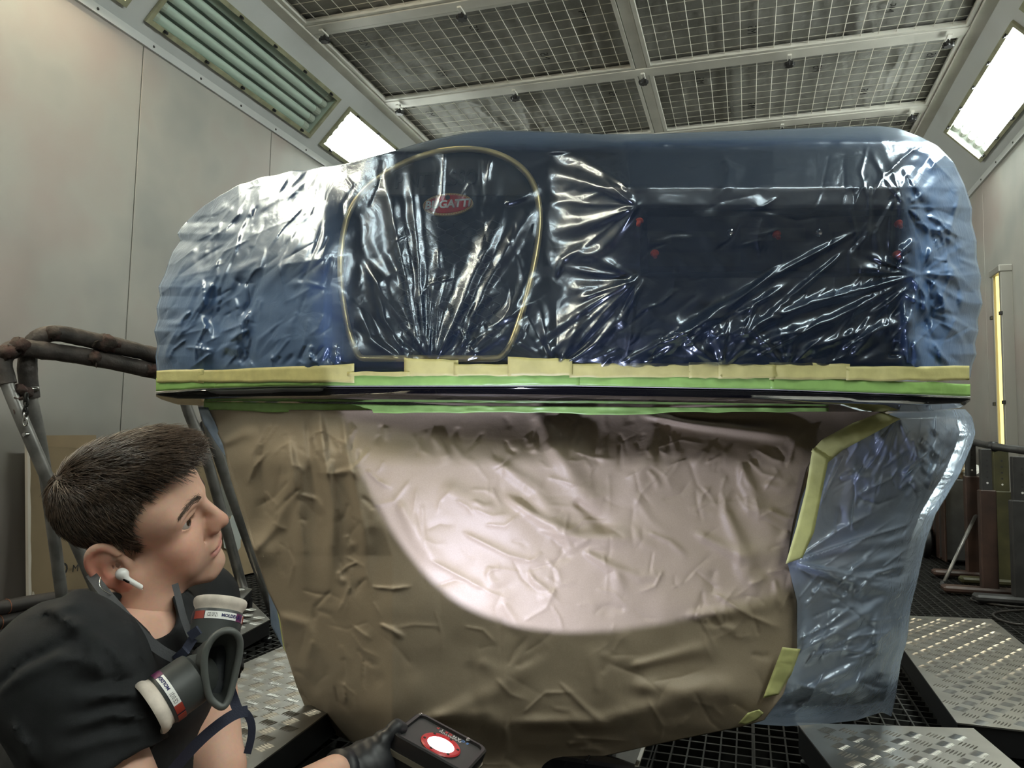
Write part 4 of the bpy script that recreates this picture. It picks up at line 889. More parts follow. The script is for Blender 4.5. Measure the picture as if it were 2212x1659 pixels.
local(t, G().prism(v, (0.0015, 0, 0)).build('paint_blotch', mat('white_paint_blotch', (0.45, 0.48, 0.46), 0.5)))
c = on_x(460, 945, -2.985); o = empty('wall_socket', (-3.0+0.006, c[1], c[2]), 'small dark-framed white wall box left of the paper edge', 'wall box')
local(o, G().bbox((-2.993, c[1]-0.11, c[2]-0.09), (-2.97, c[1]+0.11, c[2]+0.09), 0.006).build('frame', M_BLACKFR), G().bbox((-2.975, c[1]-0.07, c[2]-0.06), (-2.962, c[1]+0.07, c[2]+0.06), 0.004).build('cover', M_PAPERWHITE))
# hoses on the floor by the left wall
M_HOSE = mat('dirty_black_hose', (0.022, 0.018, 0.016), 0.6, var=0.3, vscale=20)
M_HRING = mat('orange_hose_ring', (0.20, 0.07, 0.035), 0.6)
hz = empty('air_hose', tuple(on_x(40, 1330, -2.62)[:2])+(0,), 'dark flexible hose coiled on the floor at the left edge', 'hose')
for lvl, (zc, off) in enumerate(((0.13, 0), (0.075, 0.03), (0.030, 0.0))):
    c0 = on_x(75, 1320, -2.70); q = []
    for k in range(30):
        a_ = k/29*2*math.pi*0.82+0.4; q.append((c0[0]+0.06+0.16*math.cos(a_), c0[1]-0.15-off+0.42*math.sin(a_), zc))
    local(hz, G().tube(q, 0.029, 12).build('hose_loop', M_HOSE, None, True))
    for k in range(2, 28, 3):
        p0 = np.array(q[k]); d = np.array(q[k+1])-p0; d /= np.linalg.norm(d); Mf = frame(p0, np.cross(d, (0, 0, 1)), (0, 0, 1))
        ring = [Mf @ Vector((0.0295*math.cos(a), 0.0295*math.sin(a), 0)) for a in np.linspace(0, 2*math.pi, 15)[:-1]]
        local(hz, G().tube(ring, 0.002, 5, closed=True).build('hose_ring', M_HRING, None, True))
# ------------------------------------------------------------------ right background
M_RUST = mat('rusty_red_steel', (0.042, 0.022, 0.016), 0.5, var=0.35, vscale=8)
M_OLIVE = mat('olive_yellow_steel', (0.06, 0.056, 0.022), 0.5, var=0.3, vscale=8)
M_DKST = mat('dark_grey_steel', (0.03, 0.03, 0.03), 0.5, var=0.3, vscale=10)
def stand(px, X, m, mtop, label, zpost, ztop, w=0.085):
    an = math.atan((px-1106)/FPX)-YAW; Yp = X/math.tan(an); t = empty('support_stand', (X, Yp, 0), label, 'support stand', 'adjustable steel stands along the right wall')
    L = [G().bbox((X-w/2, Yp-0.03, 0.045), (X+w/2, Yp+0.03, zpost), 0.006).build('post', m), G().bbox((X-0.24, Yp-0.05, 0.012), (X+min(0.16, XR-X-0.02), Yp+0.05, 0.05), 0.012).build('foot', m),
         G().bbox((X-w/2+0.012, Yp-0.022, zpost-0.02), (X+w/2-0.016, Yp+0.022, ztop-0.006), 0.004).build('slide_bar', mtop)]
    for sx in (-0.21, 0.1): L.append(G().lathe([(0.014, 0.0008), (0.014, 0.013)], 10, Matrix.Translation((X+min(sx, XR-X-0.05), Yp, 0))).build('foot_pad', M_RUBBER))
    for k in range(5):
        z = zpost+0.04+k*(ztop-zpost-0.08)/5; L.append(G().lathe([(0.006, 0.022), (0.006, 0.0235)], 10, frame((X, Yp, z), (1, 0, 0), (0, 0, 1)) @ Matrix.Rotation(0, 4, 'X')).build('hole', M_PAPERWHITE if k < 1 else M_INK))
    local(t, *L); return t
stand(2096, 1.38, M_RUST, M_DKST, 'rust-red support stand nearest the film, right background', 0.66, 0.90); stand(2128, 1.30, M_RUST, M_DKST, 'rust-red support stand with dark slide bar in front of the olive one', 0.60, 0.84)
stand(2160, 1.48, M_OLIVE, M_OLIVE, 'olive yellow support stand right of the rust-red pair', 0.58, 0.84, 0.11); stand(2202, 1.40, M_DKST, M_DKST, 'dark support stand at the right edge of the photo', 0.56, 0.80, 0.11)
pb = empty('steel_pipe', (1.42, 5.3, 0.86), 'dark steel pipe lying across the tops of the support stands', 'pipe')
local(pb, G().tube([(1.40, 6.1, 0.915), (1.40, 5.2, 0.850), (1.43, 4.75, 0.826)], 0.022, 12).build('pipe_length', M_DKST, None, True), G().tube([(1.40, 5.24, 0.853), (1.40, 5.17, 0.848)], 0.03, 12).build('collar', M_RUBBER, None, True))
# leaning strut
a = np.array([1.12, 5.25, 0.006]); b = np.array([1.40, 5.6, 0.42]); st2 = empty('prop_rod', a, 'thin grey rod leaning against a rust-red support stand', 'rod'); local(st2, G().tube([a, b], 0.011, 8).build('rod', M_TUBE, None, True), G().lathe([(0.02, 0), (0.02, 0.01), (0.011, 0.03)], 10, Matrix.Translation((a[0], a[1], 0.0005))).build('rubber_tip', M_RUBBER))
# green bin
gb = empty('wheeled_bin', (1.18, 6.95, 0), 'dark green wheeled bin partly hidden by the film', 'bin'); M_BIN = mat('dark_green_plastic', (0.012, 0.035, 0.014), 0.45, var=0.15)
v = []; 
for z, s in ((0.06, 0.85), (0.90, 1.0), (0.90, 1.08), (0.94, 1.08)): v += [(1.05-0.28*s, 6.95-0.3*s, z), (1.05+0.28*s, 6.95-0.3*s, z), (1.05+0.28*s, 6.95+0.3*s, z), (1.05-0.28*s, 6.95+0.3*s, z)]
f = [(0, 1, 2, 3), (12, 13, 14, 15)]+[(r*4+k, r*4+(k+1) % 4, r*4+4+(k+1) % 4, r*4+4+k) for r in range(3) for k in range(4)]
lid = G().bbox((0.73, 6.6, 0.945), (1.37, 7.3, 0.985), 0.02).build('lid', M_BIN)
local(gb, G().add(v, f).build('body', M_BIN), lid)
for s in (-1, 1): local(gb, G().lathe([(0.02, -0.03), (0.11, -0.03), (0.12, -0.02), (0.12, 0.02), (0.11, 0.03), (0.02, 0.03)], 24, frame((1.12+0.18*s, 6.62, 0.122), (0, 1, 0), (0, 0, 1))).build('wheel', M_RUBBER, None, 40))
# crumpled paper bag and rag behind the stands
def lump(name, c, s, m, label, cat, seed):
    r = random.Random(seed); v = []; f = []; n1, n2 = 18, 11
    for j in range(n2):
        th = math.pi*j/(n2-1)
        for i in range(n1):
            ph = 2*math.pi*i/n1; R = 1+r.uniform(-0.22, 0.22); v.append((c[0]+s[0]*R*math.sin(th)*math.cos(ph), c[1]+s[1]*R*math.sin(th)*math.sin(ph), c[2]+s[2]*(R*math.cos(th)+0.8 if j < n2-2 else 0.0)))
    for j in range(n2-1):
        for i in range(n1): f.append((j*n1+i, j*n1+(i+1) % n1, (j+1)*n1+(i+1) % n1, (j+1)*n1+i))
    return tag(G().add(v, f).build(name, m), label, cat)
crate = empty('supply_crate', (1.55, 6.45, 0), 'dark crate behind the support stands holding crumpled waste', 'crate')
local(crate, G().bbox((1.36, 6.25, 0.03), (1.66, 6.75, 0.62), 0.01).build('body', M_DKST), *[G().bbox((1.355, 6.25+k*0.17, 0.02), (1.37, 6.36+k*0.17, 0.63), 0.004).build('slat', M_RUST) for k in range(3)])
lump('waste_bag', (1.46, 6.42, 0.63), (0.09, 0.12, 0.07), mat('crumpled_paper', (0.42, 0.33, 0.2), 0.7), 'crumpled brown paper between the support stands', 'waste paper', 3)
lump('waste_sheet', (1.58, 6.35, 0.63), (0.07, 0.08, 0.05), M_PAPERWHITE, 'crumpled white sheet right of the olive support stand', 'waste paper', 5)
# cable loops on the floor
cb = [on_z(x, y, 0.006) for x, y in ((2290, 1345), (2212, 1352), (2165, 1342), (2143, 1330), (2150, 1322), (2212, 1318), (2280, 1312), (2212, 1313), (2140, 1305), (2095, 1296), (2100, 1290), (2170, 1297), (2240, 1303))]
tag(G().tube(open_chaikin(cb, 3), 0.006, 8).build('floor_cable', M_HOSE, None, True), 'thin dark cable looped on the floor in front of the stands', 'cable')
# ------------------------------------------------------------------ signed distance modelling
def snet(F, lo, hi, h):
    lo = np.array(lo, float); hi = np.array(hi, float); n = np.ceil((hi-lo)/h).astype(int)+1
    ax = [lo[i]+h*np.arange(n[i]) for i in range(3)]
    val = np.empty(n, np.float32)
    for i0 in range(0, n[0], 24):
        X, Y, Z = np.meshgrid(ax[0][i0:i0+24], ax[1], ax[2], indexing='ij'); val[i0:i0+24] = F(X, Y, Z)
    s = val < 0; c = lambda a, b, d: (slice(a, n[0]-1+a), slice(b, n[1]-1+b), slice(d, n[2]-1+d))
    cor = [(a, b, d) for a in (0, 1) for b in (0, 1) for d in (0, 1)]
    cnt = sum(s[c(*q)].astype(np.int8) for q in cor); act = (cnt > 0) & (cnt < 8); ii = np.argwhere(act)
    acc = np.zeros((len(ii), 3)); num = np.zeros(len(ii))
    for a in cor:
        for k in range(3):
            if a[k]: continue
            b = list(a); b[k] = 1; va = val[tuple((ii+a).T)]; vb = val[tuple((ii+b).T)]; m = (va < 0) != (vb < 0)
            t = np.where(m, va/(va-vb+1e-20), 0); p = np.tile(np.array(a, float), (len(ii), 1)); p[:, k] += t; acc[m] += p[m]; num += m
    V = lo + h*(ii+acc/num[:, None]); idx = np.full(n-1, -1, int); idx[tuple(ii.T)] = np.arange(len(ii)); faces = []
    for k in range(3):
        u, w = (k+1) % 3, (k+2) % 3; sl0 = [slice(None)]*3; sl1 = [slice(None)]*3; sl0[k] = slice(0, -1); sl1[k] = slice(1, None)
        d = s[tuple(sl0)] != s[tuple(sl1)]; e = np.argwhere(d); e = e[(e[:, u] > 0) & (e[:, w] > 0) & (e[:, u] < n[u]-1) & (e[:, w] < n[w]-1)]
        if not len(e): continue
        q = []
        for du, dw in ((-1, -1), (0, -1), (0, 0), (-1, 0)):
            g = e.copy(); g[:, u] += du; g[:, w] += dw; q.append(idx[tuple(g.T)])
        q = np.stack(q, 1); flip = s[tuple(e.T)]; q[~flip] = q[~flip][:, ::-1]; faces.append(q)
    return V, np.concatenate(faces)
def s_ell(X, Y, Z, c, r): 
    x, y, z = X-c[0], Y-c[1], Z-c[2]; k0 = np.sqrt((x/r[0])**2+(y/r[1])**2+(z/r[2])**2); k1 = np.sqrt((x/r[0]**2)**2+(y/r[1]**2)**2+(z/r[2]**2)**2); return k0*(k0-1)/(k1+1e-9)
def s_cap(X, Y, Z, a, b, ra, rb=None):
    rb = ra if rb is None else rb; a = np.array(a, float); b = np.array(b, float); d = b-a; L = d@d+1e-12
    t = np.clip(((X-a[0])*d[0]+(Y-a[1])*d[1]+(Z-a[2])*d[2])/L, 0, 1); return np.sqrt((X-a[0]-t*d[0])**2+(Y-a[1]-t*d[1])**2+(Z-a[2]-t*d[2])**2)-(ra+(rb-ra)*t)
def su(a, b, k): h = np.clip(0.5+0.5*(b-a)/k, 0, 1); return b*(1-h)+a*h-k*h*(1-h)
def ss(a, b, k): return -su(-a, b, k)          # a minus b
def si(a, b, k): return -su(-a, -b, k)

# head pose: local x = out of the face, y = his right side, z = crown
def _axes(th, ph, ro):
    def rot(v, ax, a): v = np.array(v, float); ax = np.array(ax, float); return v*math.cos(a)+np.cross(ax, v)*math.sin(a)+ax*(ax@v)*(1-math.cos(a))
    A = [np.array(e, float) for e in ((1, 0, 0), (0, 0, 1), (0, 1, 0))]
    A = [rot(e, (1, 0, 0), ro) for e in A]; A = [rot(e, (0, 0, 1), th) for e in A]; A = [rot(e, (0, 1, 0), -ph) for e in A]
    return np.stack([e[0]*RGT+e[1]*UPV-e[2]*FWD for e in A], 1)
HM = _axes(math.radians(5.44), math.radians(-6.43), math.radians(28.8)); HO = P(302.2, 1143.2, 1.06)
def h2w(p): return HO + np.asarray(p) @ HM.T
def w2h(p): return (np.asarray(p)-HO) @ HM
NECK0, NECK1 = P(318, 1230, 1.055), P(312, 1360, 1.05)
n0, n1 = w2h(NECK0), w2h(NECK1)
def head_sdf(X, Y, Z):
    A = np.abs(Y)
    d = s_ell(X, Y, Z, (-0.006, 0, 0.060), (0.087, 0.072, 0.063))
    d = su(d, s_ell(X, Y, Z, (0.036, 0, 0.060), (0.056, 0.062, 0.056)), 0.02)
    d = su(d, s_ell(X, A, Z, (0.046, 0.0, -0.010), (0.046, 0.056, 0.068)), 0.02)
    d = su(d, s_cap(X, A, Z, (0.006, 0.053, -0.046), (0.076, 0.016, -0.078), 0.019, 0.015), 0.024)
    d = su(d, s_ell(X, Y, Z, (0.072, 0, -0.036), (0.029, 0.031, 0.034)), 0.016)
    d = su(d, s_ell(X, A, Z, (0.058, 0.042, -0.004), (0.024, 0.022, 0.020)), 0.018)
    d = su(d, s_ell(X, A, Z, (0.053, 0.040, -0.032), (0.027, 0.022, 0.029)), 0.02); d = su(d, s_ell(X, A, Z, (0.046, 0.046, 0.045), (0.028, 0.020, 0.028)), 0.018)
    d = su(d, s_cap(X, A, Z, (0.086, 0.008, 0.051), (0.066, 0.048, 0.047), 0.0105, 0.008), 0.012)
    d = ss(d, s_ell(X, A, Z, (0.096, 0.033, 0.028), (0.020, 0.017, 0.0135)), 0.012)
    # eyelids around the eyeball
    lid = s_ell(X, A, Z, (0.0695, 0.0325, 0.0285), (0.0145, 0.0150, 0.0135)); d = su(d, lid, 0.004)
    xo = (A-0.0325)/0.0150; op = np.abs(Z-(0.0275+0.0022*xo))-0.0074*np.sqrt(np.clip(1-xo**2, 0, 1))
    op = np.maximum(np.maximum(op, np.abs(A-0.0325)-0.0150), 0.072-X); d = ss(d, op, 0.0012)
    d = su(d, s_cap(X, A, Z, (0.0835, 0.022, 0.0365), (0.072, 0.047, 0.035), 0.0032, 0.0026), 0.006)     # fold over the lid
    # nose
    d = su(d, s_cap(X, Y, Z, (0.088, 0, 0.042), (0.1115, 0, 0.001), 0.0068, 0.0092), 0.010)
    d = su(d, s_ell(X, A, Z, (0.0985, 0.0115, -0.0075), (0.0105, 0.0062, 0.0075)), 0.006)
    d = su(d, s_ell(X, A, Z, (0.1005, 0.0055, 0.001), (0.0125, 0.0085, 0.0105)), 0.007)
    d = su(d, s_cap(X, Y, Z, (0.113, 0, -0.004), (0.100, 0, -0.016), 0.005, 0.004), 0.005)
    d = ss(d, s_ell(X, A, Z, (0.1045, 0.0068, -0.0150), (0.0065, 0.0034, 0.0045)), 0.002)
    d = ss(d, s_cap(X, A, Z, (0.094, 0.0195, -0.004), (0.088, 0.0215, -0.017), 0.0022), 0.006)
    # lips and chin
    d = su(d, s_ell(X, A, Z, (0.0930, 0.006, -0.0345), (0.0095, 0.0170, 0.0060)), 0.004)
    d = su(d, s_ell(X, A, Z, (0.0920, 0.004, -0.0475), (0.0095, 0.0165, 0.0066)), 0.004)
    d = ss(d, s_ell(X, Y, Z, (0.104, 0, -0.0410), (0.018, 0.0255, 0.0012)), 0.0022)
    d = ss(d, s_cap(X, Y, Z, (0.100, -0.012, -0.0575), (0.100, 0.012, -0.0575), 0.005), 0.010)
    d = su(d, s_ell(X, Y, Z, (0.079, 0, -0.073), (0.021, 0.020, 0.017)), 0.014)
    d = ss(d, s_cap(X, Y, Z, (0.1095, 0, -0.020), (0.1055, 0, -0.029), 0.0022), 0.004)
    # ears
    ex, ez = X+0.012, Z-0.002; ca, sa = math.cos(0.22), math.sin(0.22); e1 = (ex*ca+ez*sa)/1.14; e2 = (-ex*sa+ez*ca)/1.14
    yb = 0.0765+0.36*np.clip(-e1, -0.02, 0.04)          # flares outwards to the rear
    plate = si(s_ell(e1, A, e2, (-0.002, 0.076, 0.002), (0.0185, 0.2, 0.033)), np.abs(A-yb)-0.0035, 0.004)
    rr = np.sqrt((e1+0.003)**2/0.0175**2+(e2-0.006)**2/0.029**2); hel = np.sqrt(((rr-0.93)*0.021)**2+(A-yb-0.0035)**2)-0.0042; hel = np.where((e1 > 0.008) & (e2 < 0.012), 0.02, hel)
    conc = s_ell(e1, A-yb, e2, (0.004, 0.006, -0.004), (0.0105, 0.0085, 0.0125))
    ant = np.sqrt(((np.sqrt((e1-0.006)**2/0.0155**2+(e2+0.003)**2/0.0195**2)-1)*0.016)**2+(A-yb-0.002)**2)-0.0032; ant = np.where(e1 > 0.006, 0.02, ant)
    lob = s_ell(e1, A-yb, e2, (0.004, 0.0005, -0.0265), (0.0095, 0.0048, 0.0105))
    ear = su(su(su(plate, hel, 0.003), ant, 0.004), lob, 0.006); ear = ss(ear, conc, 0.003); ear = su(ear, s_ell(e1, A-yb, e2, (0.0145, 0.001, -0.004), (0.0045, 0.004, 0.0075)), 0.004)
    d = su(d, ear, 0.005)
    # neck
    d = su(d, s_cap(X, Y, Z, n0, n1, 0.046, 0.044), 0.020)
    return d
lo = np.array([-0.125, -0.10, -0.20]); hi = np.array([0.13, 0.115, 0.16])
hv, hf = snet(head_sdf, lo, hi, 0.0022)
def grad(F, p, e=0.001):
    g = np.stack([F(p[:, 0]+e*(i == 0), p[:, 1]+e*(i == 1), p[:, 2]+e*(i == 2))-F(p[:, 0]-e*(i == 0), p[:, 1]-e*(i == 1), p[:, 2]-e*(i == 2)) for i in range(3)], 1); return g/(np.linalg.norm(g, axis=1)[:, None]+1e-9)
# colours of the skin
def skin_cols(p):
    x, y, z = p.T; A = np.abs(y); n = len(p); base = np.array([0.70, 0.43, 0.325]); c = np.tile(base, (n, 1))
    def blend(w, col): c[:] = c*(1-w[:, None])+np.array(col)*w[:, None]
    g = lambda cx, cy, cz, r: np.exp(-(((x-cx)**2+(A-cy)**2+(z-cz)**2)/r**2))
    blend(0.55*g(0.062, 0.045, -0.012, 0.030), (0.68, 0.29, 0.22)); blend(0.6*g(0.112, 0.0, -0.004, 0.018), (0.70, 0.28, 0.20)); blend(0.5*g(0.10, 0.013, -0.010, 0.012), (0.58, 0.20, 0.14))
    blend(0.75*np.clip((A-0.0785)/0.005, 0, 1)*(np.hypot(x+0.012, z-0.002) < 0.038)*(y > 0), (0.70, 0.27, 0.20))
    st = np.clip(g(0.095, 0.0, -0.024, 0.030)*1.1, 0, 1)*(np.abs(z+0.041) > 0.0) + 0.8*g(0.088, 0.0, -0.072, 0.03)+0.6*g(0.07, 0.035, -0.055, 0.03); blend(np.clip(st, 0, 0.5), (0.45, 0.28, 0.21))
    lp = ((x > 0.084) & (A < 0.0245) & (np.abs(z+0.0412) < 0.0105*np.sqrt(np.clip(1-(A/0.0255)**2, 0, 1)))).astype(float); blend(0.75*lp, (0.52, 0.21, 0.19))
    blend(0.45*g(0.078, 0.034, 0.030, 0.013), (0.42, 0.20, 0.15))
    return np.clip(c, 0, 1)
def _skin(nt, b, vec):
    a = nt.nodes.new('ShaderNodeAttribute'); a.attribute_name = 'Col'; n = nt.nodes.new('ShaderNodeTexNoise'); n.inputs['Scale'].default_value = 160; nt.links.new(vec, n.inputs['Vector'])
    mx = nt.nodes.new('ShaderNodeMix'); mx.data_type = 'RGBA'; mx.blend_type = 'MULTIPLY'; mx.inputs['Factor'].default_value = 0.18; nt.links.new(a.outputs['Color'], mx.inputs['A']); nt.links.new(n.outputs['Color'], mx.inputs['B']); nt.links.new(mx.outputs['Result'], b.inputs['Base Color'])
    b.inputs['Subsurface Weight'].default_value = 0.12; b.inputs['Subsurface Radius'].default_value = (0.008, 0.003, 0.0015)
M_SKIN = mat('skin', (0.56, 0.30, 0.2), 0.5, bump=0.12, bscale=700, bdist=0.0006, spec=0.25, extra=_skin)
# body under the clothes
SN, SF = P(150, 1452, 0.88), P(428, 1302, 1.19); EN = P(345, 1890, 0.84); WN = P(722, 1672, 1.12); EF, WF = P(468, 1660, 1.06), P(440, 1900, 0.98)
MS = P(285, 1470, 1.04); PEL = P(120, 1890, 1.06)
def body_sdf(X, Y, Z):
    MD = P(290, 1445, 1.04); d = su(s_cap(X, Y, Z, SN, MD, 0.052), s_cap(X, Y, Z, MD, SF, 0.050, 0.036), 0.02); d = su(d, s_cap(X, Y, Z, MS, PEL, 0.105, 0.12), 0.05); d = su(d, s_cap(X, Y, Z, NECK0, NECK1, 0.036, 0.040), 0.02)
    d = su(d, s_cap(X, Y, Z, SN, EN, 0.046, 0.036), 0.03); d = su(d, s_cap(X, Y, Z, EN, WN, 0.039, 0.027), 0.015)
    d = su(d, s_cap(X, Y, Z, SF, EF, 0.046, 0.037), 0.03); d = su(d, s_cap(X, Y, Z, EF, WF, 0.036, 0.027), 0.015)
    return d
bp_ = np.array([SN, SF, EN, WN, EF, WF, MS, PEL]); bv, bf = snet(body_sdf, bp_.min(0)-0.14, bp_.max(0)+0.14, 0.006)
cols = np.concatenate([skin_cols(hv), np.tile((0.70, 0.43, 0.325), (len(bv), 1))])
def fig_link(name, v, f, m, parent, cols=None):
    o = link(name, v, f, m, None, True, False)
    if cols is not None:
        ca = o.data.color_attributes.new('Col', 'FLOAT_COLOR', 'POINT'); ca.data.foreach_set('color', np.concatenate([cols, np.ones((len(cols), 1))], 1).astype(np.float32).ravel())
    if parent is not None: local(parent, o)
    return o
def smooth_mesh(v, f, it=2, k=0.5):
    for _ in range(it):
        a = np.zeros_like(v); c = np.zeros(len(v))
        for i in range(4):
            s_, t_ = f[:, i], f[:, (i+1) % 4]; np.add.at(a, s_, v[t_]); np.add.at(c, s_, 1); np.add.at(a, t_, v[s_]); np.add.at(c, t_, 1)
        v = v+k*(a/c[:, None]-v)
    return v
person = empty('person', (float(PEL[0]), float(PEL[1]), 0), 'crouching man in black t-shirt looking up at the bumper lip, respirator round his neck', 'person')
allv = np.concatenate([h2w(smooth_mesh(hv, hf, 1, 0.3)), bv]); allf = np.concatenate([hf[:, ::-1], bf+len(hv)])
fig_link('body', allv, allf, M_SKIN, person, cols)
# eyes
M_EYE = mat('eye_white', (0.62, 0.56, 0.52), 0.12, coat=0.8); M_IRIS = mat('brown_iris', (0.05, 0.025, 0.012), 0.1, coat=1.0); M_PUP = mat('pupil', (0.003, 0.003, 0.003), 0.08)
def sph(c, r, n=20, m=14, zmin=None, ax=None):
    v = []; f = []
    for j in range(m+1):
        th = math.pi*j/m*(1.0 if zmin is None else zmin)
        for i in range(n): ph = 2*math.pi*i/n; v.append((c[0]+r*math.cos(th), c[1]+r*math.sin(th)*math.cos(ph), c[2]+r*math.sin(th)*math.sin(ph)))
    for j in range(m):
        for i in range(n): f.append((j*n+i, j*n+(i+1) % n, (j+1)*n+(i+1) % n, (j+1)*n+i))
    return v, f
for s in (1, -1):
    c = np.array((0.0690, 0.0325*s, 0.0275)); v, f = sph((0, 0, 0), 0.0132); eo = link('eyeball', h2w(np.array(v)+c), f, M_EYE, None, True); local(person, eo)
    v, f = sph((0, 0, 0), 0.0135, 20, 5, 0.13); v = np.array(v); an, az = math.radians(14), math.radians(10); Rz = np.array([[math.cos(an), -math.sin(an), 0], [math.sin(an), math.cos(an), 0], [0, 0, 1]]); Ry = np.array([[math.cos(az), 0, -math.sin(az)], [0, 1, 0], [math.sin(az), 0, math.cos(az)]])
    io = link('iris', h2w((v @ Rz.T) @ Ry.T+c), f, M_IRIS, None, True); v2, f2 = sph((0, 0, 0), 0.01365, 14, 4, 0.05); pu = link('pupil', h2w((np.array(v2) @ Rz.T) @ Ry.T+c), f2, M_PUP, None, True)
    for q in (io, pu): q.parent = eo; q.matrix_parent_inverse = Matrix()
    eo.matrix_parent_inverse = Matrix.Translation(-person.location)
# hair
ZL = np.array([(-0.13, -0.05), (-0.075, -0.058), (-0.042, -0.035), (-0.032, 0.015), (-0.020, 0.036), (-0.004, 0.036), (0.000, 0.010), (0.010, -0.002), (0.018, 0.030), (0.024, 0.056), (0.038, 0.084), (0.054, 0.098), (0.075, 0.106), (0.16, 0.122)])
def scalp(x, y, z): return z-np.interp(x, ZL[:, 0], ZL[:, 1])
M_HAIR = mat('dark_brown_hair', (0.034, 0.021, 0.014), 0.36, spec=0.7, col2=(0.10, 0.064, 0.042), vscale=110, stretch=(1, 1, 1))
def thick(x, y, z): 
    top = np.clip((z-0.075)/0.06, 0, 1); return 0.004+0.005*top
def cap_sdf(X, Y, Z):
    # only the cranium matters for the hair
    d = s_ell(X, Y, Z, (-0.006, 0, 0.060), (0.087, 0.072, 0.063)); d = su(d, s_ell(X, Y, Z, (0.036, 0, 0.060), (0.056, 0.062, 0.056)), 0.02); d = su(d, s_ell(X, np.abs(Y), Z, (0.046, 0.0, -0.010), (0.046, 0.056, 0.068)), 0.02)
    d = d-thick(X, Y, Z); d = su(d, s_ell(X, Y, Z, (0.046, 0.0, 0.117), (0.054, 0.050, 0.017)), 0.025)
    return si(d, -(scalp(X, np.abs(Y), Z)-0.004)*0.8, 0.006)
cv, cf = snet(cap_sdf, (-0.15, -0.105, -0.08), (0.16, 0.105, 0.19), 0.004)
hair = fig_link('hair', h2w(smooth_mesh(cv, cf, 2, 0.5)), cf[:, ::-1], M_HAIR, person)
def strands(roots, nrm, dirs, length, rad, lift, seed, segs=4, curl=0.0):
    r = np.random.RandomState(seed); n = len(roots); V = []; t = np.linspace(0, 1, segs+1)
    side = np.cross(nrm, dirs); side /= np.linalg.norm(side, axis=1)[:, None]+1e-9; wob = r.normal(0, 0.10, n)[:, None]
    F = []; base = np.arange(n)*(segs+1)*3
    for k, tk in enumerate(t):
        c = roots + dirs*(length*tk)[:, None] + nrm*(lift*length*(tk-0.6*tk*tk))[:, None] + side*wob*(length*tk*tk)[:, None]
        rr = rad*(1-0.85*tk)
        for a in range(3):
            an = 2*math.pi*a/3; V.append(c+nrm*(rr*math.cos(an))+side*(rr*math.sin(an)))
    V = np.stack(V, 1).reshape(-1, 3)
    for k in range(segs):
        for a in range(3): b = (a+1) % 3; F.append(np.stack([base+k*3+a, base+k*3+b, base+(k+1)*3+b, base+(k+1)*3+a], 1))
    return V, np.concatenate(F)
rs = np.random.RandomState(3)
cn = grad(cap_sdf, cv); ok = scalp(cv[:, 0], np.abs(cv[:, 1]), cv[:, 2]) > -0.002; ok &= head_sdf(cv[:, 0], cv[:, 1], cv[:, 2]) > -0.002; ok &= cv[:, 1] > -0.06
cand = np.argwhere(ok).ravel(); pick = rs.choice(cand, 11000); R0 = cv[pick]+rs.normal(0, 0.0015, (11000, 3)); N0 = cn[pick]
wh = np.array([-0.074, 0.018, 0.110]); fl = R0-wh; fl /= np.linalg.norm(fl, axis=1)[:, None]+1e-6
top = np.clip((R0[:, 2]-0.095)/0.05, 0, 1)[:, None]; down = np.array([0.45, 0, -1.0]); fwd = np.stack([np.ones(11000), -0.15*np.sign(R0[:, 1])*0+0.0*R0[:, 1], np.full(11000, 0.12)], 1)
dr = fl*0.5 + top*fwd*1.0 + (1-top)*down*0.8 + rs.normal(0, 0.17, (11000, 3)); dr -= N0*(dr*N0).sum(1)[:, None]; dr /= np.linalg.norm(dr, axis=1)[:, None]+1e-6
ln = (0.016+0.028*top[:, 0])*rs.uniform(0.7, 1.25, 11000); frt = np.clip((R0[:, 0]-0.05)/0.05, 0, 1)*top[:, 0]; ln *= 1-0.3*frt
sv, sf = strands(R0-N0*0.001, N0, dr, ln, 0.0009, 0.20+0.22*top[:, 0], 5)
so = fig_link('hair_strands', h2w(sv), sf[:, ::-1], M_HAIR, None); so.parent = hair; so.matrix_parent_inverse = Matrix(); so['kind'] = 'stuff'
